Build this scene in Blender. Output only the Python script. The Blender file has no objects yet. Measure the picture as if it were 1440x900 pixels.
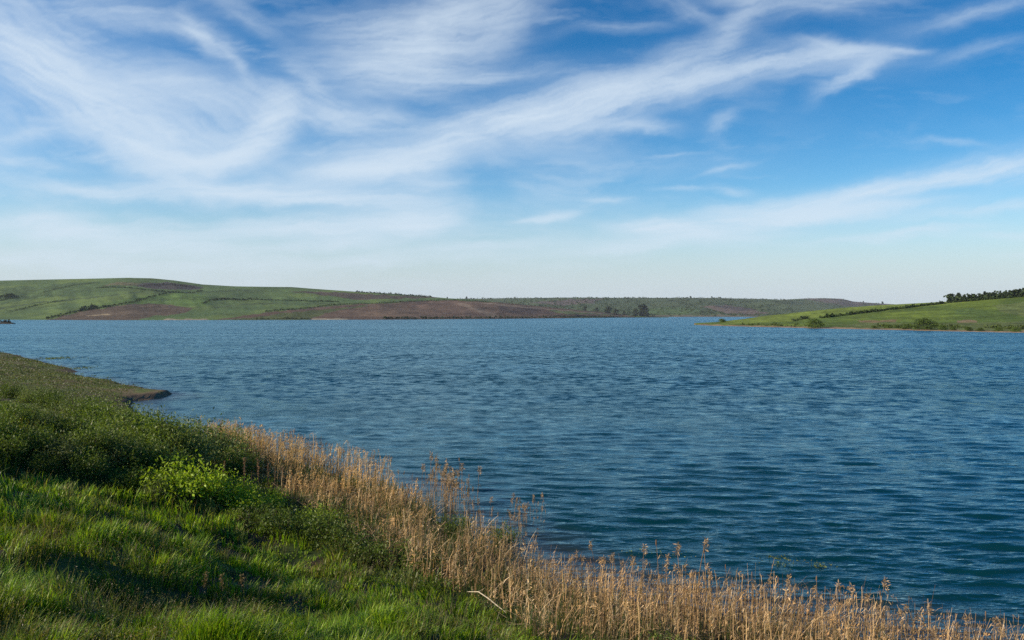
import bpy, math
import numpy as np
from mathutils import Vector
R = math.radians
rng = np.random.default_rng(11)
sc = bpy.context.scene
HAZE = .000028
col = sc.collection
F, CX, HY, H = 1200.0, 720.0, 442.5, 9.0      # focal length in photo pixels, centre, horizon row, eye height over the water

# ------------------------------------------------------------------ helpers
def _hash(ix, iy, seed):
    h = (ix.astype(np.int64) * 374761393 + iy.astype(np.int64) * 668265263 + seed * 974634777) & 0xffffffff
    h = ((h ^ (h >> 13)) * 1274126177) & 0xffffffff
    return ((h ^ (h >> 16)) & 0xffff) / 65535.0
def vnoise(x, y, seed=0):
    x = np.asarray(x, float); y = np.asarray(y, float)
    ix = np.floor(x); iy = np.floor(y); fx = x - ix; fy = y - iy
    fx = fx * fx * (3 - 2 * fx); fy = fy * fy * (3 - 2 * fy)
    a = _hash(ix, iy, seed); b = _hash(ix + 1, iy, seed); c = _hash(ix, iy + 1, seed); d = _hash(ix + 1, iy + 1, seed)
    return (a + (b - a) * fx) * (1 - fy) + (c + (d - c) * fx) * fy
def fbm(x, y, seed=0, o=4):
    s = 0; a = .5; t = 0
    for k in range(o):
        s = s + a * vnoise(x * 2 ** k + 17.3 * k, y * 2 ** k - 9.1 * k, seed + k); t += a; a *= .5
    return s / t
def sstep(x, a, b):
    t = np.clip((x - a) / (b - a), 0, 1); return t * t * (3 - 2 * t)

def tag(o, label=None, cat=None, group=None, kind=None):
    if label: o['label'] = label
    if cat: o['category'] = cat
    if group: o['group'] = group
    if kind: o['kind'] = kind
    return o
def mesh_from(name, V, F3=None, F4=None, mat=None, colr=None, smooth=False, parent=None, extra=None):
    """numpy arrays to one mesh object; colr = per-vertex rgb stored as attribute col"""
    me = bpy.data.meshes.new(name)
    V = np.asarray(V, np.float32)
    F3 = np.zeros((0, 3), np.int32) if F3 is None else np.asarray(F3, np.int32)
    F4 = np.zeros((0, 4), np.int32) if F4 is None else np.asarray(F4, np.int32)
    me.vertices.add(len(V)); me.vertices.foreach_set('co', V.ravel())
    nl = F3.size + F4.size; nf = len(F3) + len(F4)
    me.loops.add(nl); me.loops.foreach_set('vertex_index', np.concatenate([F3.ravel(), F4.ravel()]).astype(np.int32))
    me.polygons.add(nf)
    st = np.concatenate([np.arange(len(F3)) * 3, F3.size + np.arange(len(F4)) * 4]).astype(np.int32)
    me.polygons.foreach_set('loop_start', st)
    me.polygons.foreach_set('use_smooth', np.full(nf, bool(smooth)))
    if colr is not None:
        c = np.ones((len(V), 4), np.float32); c[:, :3] = colr
        at = me.color_attributes.new('col', 'FLOAT_COLOR', 'POINT'); at.data.foreach_set('color', c.ravel())
    for k, v in (extra or {}).items():
        at = me.attributes.new(k, 'FLOAT', 'POINT'); at.data.foreach_set('value', np.asarray(v, np.float32))
    me.update(calc_edges=True)
    if mat: me.materials.append(mat)
    o = bpy.data.objects.new(name, me); col.objects.link(o)
    if parent: o.parent = parent
    return o
def empty(name, loc=(0, 0, 0), rz=0, s=1.0):
    o = bpy.data.objects.new(name, None); col.objects.link(o)
    o.location = loc; o.rotation_euler = (0, 0, rz); o.scale = (s, s, s); o.empty_display_size = .3
    return o
def copy_tree(o, parent=None):
    c = o.copy(); col.objects.link(c); c.parent = parent
    for ch in list(o.children): copy_tree(ch, c)
    return c
class Shape:
    """collects numpy pieces for one mesh"""
    def __init__(s): s.V = []; s.T = []; s.Q = []; s.C = []; s.n = 0
    def add(s, V, T=None, Q=None, C=None):
        V = np.asarray(V, float)
        if T is not None and len(T): s.T.append(np.asarray(T) + s.n)
        if Q is not None and len(Q): s.Q.append(np.asarray(Q) + s.n)
        s.V.append(V); s.C.append(np.broadcast_to(np.asarray(C if C is not None else (1, 1, 1), float), (len(V), 3)))
        s.n += len(V)
    def build(s, name, mat, parent=None, smooth=False):
        return mesh_from(name, np.concatenate(s.V), np.concatenate(s.T) if s.T else None,
                         np.concatenate(s.Q) if s.Q else None, mat, np.concatenate(s.C), smooth, parent)
def tube(S, pts, rad, n=5, C=(1, 1, 1)):
    pts = np.asarray(pts, float); m = len(pts); rad = np.broadcast_to(rad, (m,))
    t = np.gradient(pts, axis=0); t /= np.linalg.norm(t, axis=1)[:, None] + 1e-9
    up = np.where(np.abs(t[:, 2:3]) > .9, [[1., 0, 0]], [[0, 0, 1.]])
    a = np.cross(t, up); a /= np.linalg.norm(a, axis=1)[:, None]; b = np.cross(t, a)
    ang = np.arange(n) / n * 2 * np.pi
    V = (pts[:, None] + rad[:, None, None] * (np.cos(ang)[None, :, None] * a[:, None] + np.sin(ang)[None, :, None] * b[:, None])).reshape(-1, 3)
    Q = [[i * n + j, i * n + (j + 1) % n, (i + 1) * n + (j + 1) % n, (i + 1) * n + j] for i in range(m - 1) for j in range(n)]
    S.add(V, Q=Q, C=C)
def leaves(P, size, aspect, C, droop=.0, g=None, flat=0.0):
    """rhombic leaves at points P, random directions; returns V,Q,C"""
    g = g or rng; n = len(P)
    d = g.normal(size=(n, 3)); d[:, 2] = d[:, 2] * (1 - flat) - droop; d /= np.linalg.norm(d, axis=1)[:, None]
    e = np.cross(d, g.normal(size=(n, 3))); e /= np.linalg.norm(e, axis=1)[:, None] + 1e-9
    L = (size * g.uniform(.6, 1.3, n))[:, None]; W = L * aspect
    V = np.stack([P, P + d * L * .5 + e * W * .5, P + d * L, P + d * L * .5 - e * W * .5], 1).reshape(-1, 3)
    Q = np.arange(4 * n).reshape(n, 4)
    return V, Q, np.repeat(C, 4, 0)
def blades(P, h, w, az, lean, C, tipC=None):
    """curved grass blades: five points, a quad and a triangle each"""
    n = len(P); d = np.stack([np.cos(az), np.sin(az), np.zeros(n)], 1); s = np.stack([-np.sin(az), np.cos(az), np.zeros(n)], 1)
    h = h[:, None]; w = w[:, None]; lean = lean[:, None]; up = np.array([[0, 0, 1.]])
    m = P + up * h * .58 + d * h * lean * .35
    t = P + up * h * (1 - .25 * lean) + d * h * lean
    V = np.stack([P - s * w * .5, P + s * w * .5, m + s * w * .4, m - s * w * .4, t], 1).reshape(-1, 3)
    b = np.arange(n)[:, None] * 5
    return V, b + np.array([[3, 2, 4]]), b + np.array([[0, 1, 2, 3]]), np.repeat(C, 5, 0)

# ------------------------------------------------------------------ materials
def new_mat(name):
    m = bpy.data.materials.new(name); m.use_nodes = True; nt = m.node_tree; nt.nodes.clear()
    return m, nt.nodes, nt.links
def N(nodes, t, **kw):
    n = nodes.new(t)
    for k, v in kw.items():
        if hasattr(n, k): setattr(n, k, v)
    return n
def plant_mat(name, transl=.35, rough=.55, spec=.25, tint=(1, 1, 1)):
    m, n, l = new_mat(name)
    at = N(n, 'ShaderNodeAttribute', attribute_name='col')
    oi = N(n, 'ShaderNodeObjectInfo')
    mr = N(n, 'ShaderNodeMapRange'); mr.inputs['To Min'].default_value = .8; mr.inputs['To Max'].default_value = 1.2
    l.new(oi.outputs['Random'], mr.inputs['Value'])
    mx = N(n, 'ShaderNodeVectorMath', operation='SCALE'); l.new(at.outputs['Color'], mx.inputs[0]); l.new(mr.outputs[0], mx.inputs['Scale'])
    mt = N(n, 'ShaderNodeVectorMath', operation='MULTIPLY'); l.new(mx.outputs[0], mt.inputs[0]); mt.inputs[1].default_value = tint
    b = N(n, 'ShaderNodeBsdfPrincipled'); b.inputs['Roughness'].default_value = rough; b.inputs['Specular IOR Level'].default_value = spec
    l.new(mt.outputs[0], b.inputs['Base Color'])
    tr = N(n, 'ShaderNodeBsdfTranslucent')
    tw = N(n, 'ShaderNodeVectorMath', operation='MULTIPLY'); l.new(mt.outputs[0], tw.inputs[0]); tw.inputs[1].default_value = (1.25, 1.25, .55)
    l.new(tw.outputs[0], tr.inputs['Color'])
    ms = N(n, 'ShaderNodeMixShader'); ms.inputs[0].default_value = transl
    l.new(b.outputs[0], ms.inputs[1]); l.new(tr.outputs[0], ms.inputs[2])
    o = N(n, 'ShaderNodeOutputMaterial'); l.new(ms.outputs[0], o.inputs['Surface'])
    return m
M_grass = plant_mat('grass_blade', .4, .45, .35)
M_leaf = plant_mat('leaf', .35, .5, .3)
M_far = plant_mat('far_leaf', .15, .8, .05)
M_reed = plant_mat('dry_reed', .25, .6, .2)
M_bark = plant_mat('bark', 0, .85, .1)

def land_mat(name, scale, amp=.35, bump=.0, bdist=1.0, spec=.1):
    """vertex field colours broken up by two octave sets of noise"""
    m, n, l = new_mat(name)
    at = N(n, 'ShaderNodeAttribute', attribute_name='col')
    geo = N(n, 'ShaderNodeNewGeometry')
    t1 = N(n, 'ShaderNodeTexNoise'); t1.inputs['Scale'].default_value = scale; t1.inputs['Detail'].default_value = 8; t1.inputs['Roughness'].default_value = .7
    t2 = N(n, 'ShaderNodeTexNoise'); t2.inputs['Scale'].default_value = scale * .13; t2.inputs['Detail'].default_value = 5
    l.new(geo.outputs['Position'], t1.inputs['Vector']); l.new(geo.outputs['Position'], t2.inputs['Vector'])
    ad = N(n, 'ShaderNodeMath', operation='ADD'); l.new(t1.outputs[0], ad.inputs[0]); l.new(t2.outputs[0], ad.inputs[1])
    mr = N(n, 'ShaderNodeMapRange'); mr.inputs['From Min'].default_value = .7; mr.inputs['From Max'].default_value = 1.3
    mr.inputs['To Min'].default_value = 1 - amp; mr.inputs['To Max'].default_value = 1 + amp; l.new(ad.outputs[0], mr.inputs['Value'])
    sc_ = N(n, 'ShaderNodeVectorMath', operation='SCALE'); l.new(at.outputs['Color'], sc_.inputs[0]); l.new(mr.outputs[0], sc_.inputs['Scale'])
    b = N(n, 'ShaderNodeBsdfPrincipled'); b.inputs['Roughness'].default_value = .95; b.inputs['Specular IOR Level'].default_value = spec
    l.new(sc_.outputs[0], b.inputs['Base Color'])
    if bump:
        bp = N(n, 'ShaderNodeBump'); bp.inputs['Strength'].default_value = bump; bp.inputs['Distance'].default_value = bdist
        l.new(t1.outputs[0], bp.inputs['Height']); l.new(bp.outputs[0], b.inputs['Normal'])
    o = N(n, 'ShaderNodeOutputMaterial'); l.new(b.outputs[0], o.inputs['Surface'])
    return m
M_soil = land_mat('bank_soil', 1.2, .5, .6, .15)
M_hill = land_mat('hill_fields', .07, .35, .5, 3.0)
M_hill_near = land_mat('pasture', .22, .45, .6, 1.2)

# ------------------------------------------------------------------ camera, light, world
cam = bpy.data.cameras.new('camera'); co = bpy.data.objects.new('camera', cam); col.objects.link(co); sc.camera = co
co.location = (0, 0, H); cam.sensor_width = 36; cam.lens = 36 * F / 1440; cam.clip_start = .1; cam.clip_end = 40000
pitch = math.atan((450 - HY) / F); co.rotation_euler = (math.pi / 2 - pitch, 0, 0)

SUN_EL, SUN_AZ = R(25), R(-104)          # azimuth measured from +Y towards +X: the sun stands to the left and a little behind
sdir = Vector((math.sin(SUN_AZ) * math.cos(SUN_EL), math.cos(SUN_AZ) * math.cos(SUN_EL), math.sin(SUN_EL)))
sl = bpy.data.lights.new('sun', 'SUN'); so = bpy.data.objects.new('sun', sl); col.objects.link(so)
sl.energy = 5.0; sl.angle = R(.53); sl.color = (1, .87, .68); so.rotation_euler = sdir.to_track_quat('Z', 'Y').to_euler(); so.location = sdir * 200

w = bpy.data.worlds.new('World'); sc.world = w; w.use_nodes = True
n, l = w.node_tree.nodes, w.node_tree.links; n.clear()
sky = N(n, 'ShaderNodeTexSky', sky_type='NISHITA', sun_disc=False, sun_elevation=SUN_EL, sun_rotation=SUN_AZ, altitude=200, air_density=1.0, dust_density=.6, ozone_density=1.6)
hs = N(n, 'ShaderNodeHueSaturation'); hs.inputs['Saturation'].default_value = 1.4; hs.inputs['Value'].default_value = 1.45; l.new(sky.outputs[0], hs.inputs['Color'])
tc = N(n, 'ShaderNodeTexCoord'); sp = N(n, 'ShaderNodeSeparateXYZ'); l.new(tc.outputs['Generated'], sp.inputs[0])
def M(op, a, b=None, c=None, clamp=False):
    m = N(n, 'ShaderNodeMath', operation=op, use_clamp=clamp)
    for i, v in enumerate((a, b, c)):
        if v is None: continue
        if isinstance(v, (int, float)): m.inputs[i].default_value = v
        else: l.new(v, m.inputs[i])
    return m.outputs[0]
X, Y, Z = sp.outputs
az = M('ARCTAN2', X, Y); hor = M('SQRT', M('ADD', M('MULTIPLY', X, X), M('MULTIPLY', Y, Y))); el = M('ARCTAN2', Z, hor)
# clear sky: deeper overhead and away from the sun
tn = N(n, 'ShaderNodeMapRange', interpolation_type='SMOOTHSTEP'); l.new(M('MULTIPLY_ADD', az, .16, el), tn.inputs['Value']); tn.inputs['From Min'].default_value = .10; tn.inputs['From Max'].default_value = .42
tnc = N(n, 'ShaderNodeMix', data_type='RGBA'); l.new(tn.outputs[0], tnc.inputs['Factor']); tnc.inputs['A'].default_value = (.78, .94, 1.06, 1); tnc.inputs['B'].default_value = (.11, .60, .80, 1)
tnm = N(n, 'ShaderNodeMix', data_type='RGBA', blend_type='MULTIPLY'); tnm.inputs['Factor'].default_value = 1; l.new(hs.outputs[0], tnm.inputs['A']); l.new(tnc.outputs['Result'], tnm.inputs['B'])
# whitening towards the horizon
hz = N(n, 'ShaderNodeMapRange', interpolation_type='SMOOTHSTEP'); l.new(el, hz.inputs['Value']); hz.inputs['From Min'].default_value = .15; hz.inputs['From Max'].default_value = .0; hz.inputs['To Max'].default_value = .95
skc = N(n, 'ShaderNodeMix', data_type='RGBA'); l.new(hz.outputs[0], skc.inputs['Factor']); l.new(tnm.outputs['Result'], skc.inputs['A']); skc.inputs['B'].default_value = (6.1, 6.95, 7.7, 1)
bg = N(n, 'ShaderNodeBackground'); bg.inputs['Strength'].default_value = .08; l.new(skc.outputs['Result'], bg.inputs['Color'])
wo = N(n, 'ShaderNodeOutputWorld'); l.new(bg.outputs[0], wo.inputs['Surface'])
w.cycles.sampling_method = 'MANUAL'; w.cycles.sample_map_resolution = 512

sc.view_settings.view_transform = 'Standard'; sc.view_settings.look = 'None'; sc.view_settings.exposure = .32; sc.view_settings.gamma = 1
sc.render.engine = 'CYCLES'; sc.cycles.use_denoising = False; sc.render.filter_size = 1.3; sc.cycles.use_adaptive_sampling = False; sc.cycles.max_bounces = 5; sc.cycles.diffuse_bounces = 2; sc.cycles.glossy_bounces = 2
sc.cycles.transmission_bounces = 2; sc.cycles.volume_bounces = 0; sc.cycles.transparent_max_bounces = 4; sc.cycles.caustics_reflective = False

# ------------------------------------------------------------------ cirrus: a high thin sheet of ice cloud, its thickness stored on the sheet
def pnoise(x, y, seed=0):
    """gradient noise, about -.7 to .7"""
    ix = np.floor(x); iy = np.floor(y); fx = x - ix; fy = y - iy; r = 0
    sx = fx * fx * fx * (fx * (fx * 6 - 15) + 10); sy = fy * fy * fy * (fy * (fy * 6 - 15) + 10); v = []
    for dy in (0, 1):
        for dx in (0, 1):
            a = _hash(ix + dx, iy + dy, seed) * 2 * np.pi; v.append(np.cos(a) * (fx - dx) + np.sin(a) * (fy - dy))
    return (v[0] * (1 - sx) + v[1] * sx) * (1 - sy) + (v[2] * (1 - sx) + v[3] * sx) * sy
def pfbm(x, y, seed=0, o=5, rough=.55):
    s_ = 0; a = 1.; t = 0
    for k in range(o): s_ = s_ + a * pnoise(x * 2.03 ** k + 7.7 * k, y * 2.03 ** k + 3.1 * k, seed + k); t += a; a *= rough
    return s_ / t
streaks = [  # photo px x, y, half length, half width, rise in degrees, strength, fibre set
 (60, 60, 170, 75, -30, .75, 'd'), (150, 150, 190, 34, -30, .7, 'd'), (60, 100, 120, 60, -35, .5, 'd'), (210, 125, 130, 30, -8, .55, 'h'), (215, 205, 150, 26, -33, .75, 'd'), (300, 165, 120, 50, -15, .7, 'd'),
 (385, 178, 70, 34, 60, .95, 'u'), (335, 215, 85, 20, 30, 1.0, 'u'), (280, 232, 110, 13, 5, .7, 'h'), (430, 155, 120, 26, -14, .6, 'd'), (455, 125, 60, 16, -45, .5, 'd'), (500, 165, 70, 20, 8, .5, 'u'),
 (275, 48, 45, 13, -50, .75, 'd'), (200, 20, 150, 22, -10, .4, 'h'), (325, 85, 60, 12, -55, .45, 'd'), (240, 45, 90, 12, -12, .4, 'd'), (350, 20, 90, 16, -30, .35, 'd'),
 (600, 60, 130, 50, 6, .9, 'h'), (650, 18, 120, 26, 12, .8, 'u'), (560, 95, 120, 30, 0, .6, 'h'), (700, 40, 60, 24, 40, .5, 'u'), (505, 40, 90, 26, -4, .45, 'h'), (700, 100, 110, 13, 6, .4, 'h'),
 (540, 232, 110, 22, 12, 1.0, 'u'), (600, 210, 80, 26, 28, .75, 'u'), (500, 240, 80, 10, 0, .7, 'h'), (600, 262, 60, 12, 4, .4, 'h'),
 (150, 266, 150, 10, -4, .8, 'h'), (330, 268, 170, 12, -3, .85, 'h'), (480, 278, 170, 12, -2, .95, 'h'), (380, 262, 90, 8, 3, .6, 'h'), (40, 190, 80, 14, 18, .4, 'u'), (60, 225, 120, 12, -10, .3, 'h'),
 (780, 150, 160, 32, 14, .95, 'u'), (700, 168, 110, 24, 6, .85, 'u'), (880, 140, 150, 26, 16, .8, 'u'), (1000, 115, 170, 24, 10, .8, 'u'), (880, 175, 90, 7, -2, .6, 'h'), (640, 190, 90, 14, -20, .4, 'd'),
 (1120, 90, 130, 22, 4, .6, 'u'), (1205, 78, 85, 14, 0, .7, 'h'), (1195, 108, 70, 10, 30, .85, 'u'), (1270, 72, 50, 5, 0, .5, 'h'), (1170, 65, 90, 10, -10, .45, 'd'), (980, 70, 120, 22, 20, .5, 'u'), (1040, 35, 80, 18, 50, .45, 'u'),
 (1100, 6, 130, 16, -8, .55, 'h'), (1190, 4, 110, 9, 4, .4, 'h'), (1390, 14, 150, 12, 14, .45, 'u'), (1390, 72, 110, 12, 12, .3, 'u'), (860, 40, 90, 9, 4, .4, 'h'), (960, 12, 80, 12, -20, .35, 'd'),
 (480, 318, 150, 14, 4, .9, 'h'), (590, 308, 70, 15, 2, .9, 'h'), (470, 340, 160, 9, 6, .5, 'h'), (110, 325, 170, 12, -2, .8, 'h'), (260, 345, 170, 10, -2, .6, 'h'), (40, 310, 100, 8, 2, .5, 'h'), (330, 330, 160, 8, 3, .5, 'h'), (680, 346, 120, 7, 2, .6, 'h'), (60, 360, 220, 14, 0, .5, 'h'), (500, 365, 280, 9, 1, .4, 'h'),
 (770, 297, 40, 8, 14, .7, 'u'), (735, 306, 30, 4, 10, .5, 'h'), (845, 271, 50, 5, -3, .4, 'h'), (960, 262, 50, 4, -2, .3, 'h'), (1025, 232, 50, 4, 14, .4, 'u'), (1040, 265, 40, 6, -4, .45, 'h'), (1020, 172, 30, 8, 24, .4, 'u'), (940, 210, 60, 3, 2, .3, 'h'), (1350, 195, 80, 5, -6, .3, 'h'),
 (1310, 250, 150, 15, 10, .9, 'u'), (1200, 272, 120, 14, 8, .8, 'u'), (1420, 235, 120, 20, 6, .9, 'u'), (1080, 290, 120, 10, 5, .55, 'u'), (930, 317, 90, 10, -2, .9, 'h'), (1060, 310, 160, 14, 3, .85, 'h'), (1200, 295, 150, 12, 4, .7, 'h'), (1370, 300, 130, 8, 6, .5, 'u'), (980, 335, 160, 10, 3, .6, 'h'),
 (1290, 327, 100, 6, 4, .6, 'h'), (1240, 337, 110, 4, 2, .4, 'h'), (1400, 332, 60, 4, 2, .35, 'h'), (880, 350, 140, 9, 3, .4, 'h'), (1420, 355, 60, 4, 4, .3, 'h'),
 (-200, 150, 300, 90, -15, .5, 'd'), (1750, 200, 330, 60, 8, .5, 'u')]

def cirrus():
    cx = np.arange(-560, 2001, 2.2); cy = np.concatenate([np.arange(441.5, 250, -1.6), np.arange(250, -260, -2.2)])
    PX, PY = np.meshgrid(cx, cy)
    wx = PX + 64 * pfbm(PX / 330, PY / 190, 1, 2) + 26 * pfbm(PX / 70, PY / 40, 2, 5, .6); wy = PY + 30 * pfbm(PX / 300, PY / 170, 3, 2) + 14 * pfbm(PX / 70, PY / 36, 4, 5, .6)
    acc = {k: np.zeros_like(PX) for k in 'dhu'}
    for (x, y, L, W, an, st_, k) in streaks:
        c, s_ = math.cos(R(an)), math.sin(R(an)); u = (wx - x) * c - (wy - y) * s_; v = (wx - x) * s_ + (wy - y) * c
        acc[k] += st_ * np.exp(-1.9 * ((u / L) ** 2 + (v / (W * 1.3)) ** 2))
    tot = 0
    for k, an, fl, fw in (('d', -27, 210, 26), ('h', 2, 260, 20), ('u', 14, 220, 22)):
        c, s_ = math.cos(R(an)), math.sin(R(an)); u = wx * c - wy * s_; v = wx * s_ + wy * c
        f1 = pfbm(u / fl, v / fw, 20 + ord(k), 5, .6); f2 = pfbm(u / (fl * .35), v / (fw * .22), 40 + ord(k), 4, .65)
        tot = tot + acc[k] * np.clip(.78 + 1.15 * f1 + .45 * f2, .1, 1.8)
    side = 1 - sstep(PX, 500, 1250)
    veil = sstep(pfbm(wx / 300, wy / 90, 77, 5, .6), -.18, .4) * (.05 + .5 * side) + sstep(pfbm(wx / 180 + wy / 260, wy / 30, 79, 5, .62), .02, .45) * (.12 + .25 * side)
    tot = tot * .9 * (1 + .35 * sstep(PY, 240, 300)) + veil * .75
    tot *= sstep(PX, -560, -380) * (1 - sstep(PX, 1820, 2000)) * sstep(PY, -260, -150) * (1 - .5 * sstep(PY, 360, 435)) 
    dens = 1 - np.exp(-1.25 * tot)
    D = np.stack([(PX - CX) / F, np.ones_like(PX), (HY - PY) / F], -1); D /= np.linalg.norm(D, axis=-1, keepdims=True)
    V = D * 15000 + np.array([0, 0, H]); ny, nx = PX.shape
    ii = (np.arange(ny - 1)[:, None] * nx + np.arange(nx - 1)[None, :]).ravel()
    m, n, l = new_mat('cirrus'); at = N(n, 'ShaderNodeAttribute', attribute_name='thickness')
    e = N(n, 'ShaderNodeEmission'); e.inputs['Color'].default_value = (.66, .77, .88, 1); e.inputs['Strength'].default_value = .84; t = N(n, 'ShaderNodeBsdfTransparent'); mx = N(n, 'ShaderNodeMixShader')
    l.new(at.outputs['Fac'], mx.inputs[0]); l.new(t.outputs[0], mx.inputs[1]); l.new(e.outputs[0], mx.inputs[2]); o = N(n, 'ShaderNodeOutputMaterial'); l.new(mx.outputs[0], o.inputs['Surface'])
    m.cycles.emission_sampling = 'NONE'
    ob = mesh_from('sky', V.reshape(-1, 3), None, np.stack([ii, ii + 1, ii + nx + 1, ii + nx], 1), m, None, True, None, {'thickness': dens.ravel()}); tag(ob, kind='structure')
cirrus()

# ------------------------------------------------------------------ near terrain
SHORE = np.array([(200, -80), (90, -30), (45, 2), (25, 15), (14, 21), (10, 23.6), (6.6, 25.6), (3.6, 26.8), (1.3, 28.8), (-.7, 32.4), (-3.4, 37), (-5.9, 43), (-9.6, 48), (-14, 53), (-20, 60), (-27, 68),
                  (-34, 77), (-38.5, 85), (-39.3, 89), (-37.7, 92.5), (-38.6, 96), (-42.5, 99), (-51.7, 110.8), (-58.7, 119), (-64, 124), (-67.5, 129), (-69, 134), (-72.6, 139), (-80, 149), (-92, 165), (-119, 198), (-200, 290), (-420, 420),
                  (-900, 420), (-900, -200), (200, -200)], float)
def shore_dist(x, y):
    x = np.asarray(x, float); y = np.asarray(y, float); best = np.full(x.shape, 1e9); inside = np.zeros(x.shape, bool)
    K = len(SHORE)
    for i in range(K):
        ax, ay = SHORE[i]; bx, by = SHORE[(i + 1) % K]; dx, dy = bx - ax, by - ay
        t = np.clip(((x - ax) * dx + (y - ay) * dy) / (dx * dx + dy * dy), 0, 1)
        best = np.minimum(best, np.hypot(x - ax - t * dx, y - ay - t * dy))
        c = (ay > y) != (by > y)
        if ay != by: inside ^= c & (x < (bx - ax) * (y - ay) / (by - ay) + ax)
    return np.where(inside, best, -best)
def ground(x, y):
    x = np.asarray(x, float); y = np.asarray(y, float)
    d = shore_dist(x, y) + (fbm(x * .25, y * .25, 5, 3) - .5) * 2.4 + (fbm(x * 1.1, y * 1.1, 9, 3) - .5) * .8
    zn = np.interp(d, [-12, -2, 0, 1, 4, 8, 14, 20, 30, 60], [-4, -.7, -.05, .12, .4, 1.0, 3.2, 4.75, 5.3, 5.6])
    zf = np.interp(d, [-12, -2, 0, .7, 5, 15, 40, 90], [-3, -.5, -.05, .5, .95, 1.7, 3.2, 4.2])
    g = sstep(y, 50, 85)
    z = zn * (1 - g) + zf * g
    k = sstep(d, 2, 9)
    z = z + k * ((fbm(x * .16, y * .16, 31, 3) - .5) * .8 + (fbm(x * .7, y * .7, 41, 3) - .5) * .5) * (1 - .6 * g)
    for bx, by, r, a in ((-9.6, 18.0, 1.7, .4), (-6.3, 17.6, 2.0, -.4), (-14.5, 25, 2.6, .35), (-17, 31, 3.2, -.9), (-11, 27, 2.5, -.7), (-4.6, 14, 1.6, .35), (-2.4, 14, 1.8, -.3), (-20, 37, 3, .6)):
        z = z + k * a * np.exp(-((x - bx) ** 2 + (y - by) ** 2) / (2 * r * r))
    return z
def to_px(x, y, z): return CX + F * x / y, HY + F * (H - z) / y
def hit(px, py, y0=3., y1=230.):
    """first point of the near ground on the ray through a photo pixel"""
    ys = np.concatenate([np.arange(y0, 60, .15), np.arange(60, y1, .7)])
    xs = (px - CX) / F * ys; zr = H - (py - HY) / F * ys; g = np.maximum(ground(xs, ys), 0)
    i = np.argmax(g >= zr)
    if g[i] < zr[i]: i = len(ys) - 1
    return float(xs[i]), float(ys[i]), float(g[i])

xs = np.concatenate([np.arange(-900, -130, 35), np.arange(-130, -50, 1.6), np.arange(-50, 30, .35), np.arange(30, 205, 5)])
ys = np.concatenate([np.arange(-200, -5, 10), np.arange(-5, 62, .35), np.arange(62, 215, 1.0), np.arange(215, 430, 9)])
XX, YY = np.meshgrid(xs, ys); ZZ = ground(XX, YY); nx, ny = len(xs), len(ys)
DD = shore_dist(XX, YY)
V = np.stack([XX, YY, ZZ], -1).reshape(-1, 3)
ii = (np.arange(ny - 1)[:, None] * nx + np.arange(nx - 1)[None, :]).ravel()
Q = np.stack([ii, ii + 1, ii + nx + 1, ii + nx], 1)
nn = fbm(XX * .5, YY * .5, 77, 4)[..., None]
soil = np.array([.075, .055, .038]); turf = np.array([.05, .075, .02]); mud = np.array([.10, .075, .058])
cc = soil * (1 - sstep(nn, .4, .6)) + turf * sstep(nn, .4, .6)
edge = (1 - sstep(DD, np.where(YY > 75, .3, .8), np.where(YY > 75, 2.2, 3.2)))[..., None]; farm = sstep(YY, 75, 95)[..., None]
cc = cc * (1 - edge) + mud * edge
fcol = np.array([.10, .12, .035]) * (1 - sstep(nn, .45, .62)) + np.array([.14, .105, .06]) * sstep(nn, .45, .62)
cc = cc * (1 - farm) + (fcol * (1 - edge) + np.array([.17, .115, .07]) * edge) * farm
bank = mesh_from('bank_ground', V, None, Q, M_soil, cc.reshape(-1, 3), True); tag(bank, kind='structure')

# the lake bed and country under and beyond everything: one sheet to the horizon
S = Shape(); S.add([(-7800, -1400, -6), (7800, -1400, -6), (7800, 8800, -6), (-7800, 8800, -6)], Q=[[0, 1, 2, 3]], C=(.06, .08, .035))
gr = S.build('ground', M_hill); tag(gr, kind='structure')

# ------------------------------------------------------------------ water
rows = [11.0]
while rows[-1] < 6500: rows.append(rows[-1] + max(.055, rows[-1] ** 2 / (H * 853) * .75))
rows = np.array([-120., -60, -20, 0, 5] + rows); us = np.linspace(-.78, .78, 640)
us = np.concatenate([[-40, -8, -3, -1.6, -1.1, -.9], us, [.9, 1.1, 1.6, 3, 8, 40]])
Yw = np.repeat(rows[:, None], len(us), 1); Xw = us[None] * np.maximum(Yw, 30 * (Yw < 11) + Yw * (Yw >= 11))
dY = np.maximum(.055, Yw ** 2 / (H * 853) * .75); dX = np.maximum(Yw, 1) * .00245
Zw = np.zeros_like(Yw); lostslope = np.zeros_like(Yw)
g2 = np.random.default_rng(5)
for k in range(80):
    lam = .24 * (10 ** g2.random()); th = R(g2.normal(5, 15)); kk = 2 * np.pi / lam
    kx, ky = kk * math.sin(th), kk * math.cos(th)
    sl_ = .021 * (1.1 if 1.0 < lam < 2.2 else .9)
    sl_ *= 1.45 if lam < .9 else 1.2
    fade = np.clip((lam / max(abs(math.cos(th)), .2) - 2.4 * dY) / (2.4 * dY + 1e-6), 0, 1) * np.clip(lam / (2.5 * dX + 1e-6) - 1, 0, 1)
    gp = .55 + .9 * vnoise(Xw / (lam * 7) + k * 3.1, Yw / (lam * 5) + k * 1.7, k)
    p = kx * Xw + ky * Yw + g2.random() * 7
    s_ = np.sin(p)
    Zw += fade * gp * sl_ / kk * (s_ + .22 * np.cos(2 * p)); lostslope += (1 - fade) * sl_ ** 2 * .5
calm = sstep(-shore_dist(Xw, Yw), .2, 5)            # waves die down among the reeds
Zw *= .4 + .6 * calm
Zw[:5] = 0
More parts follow.
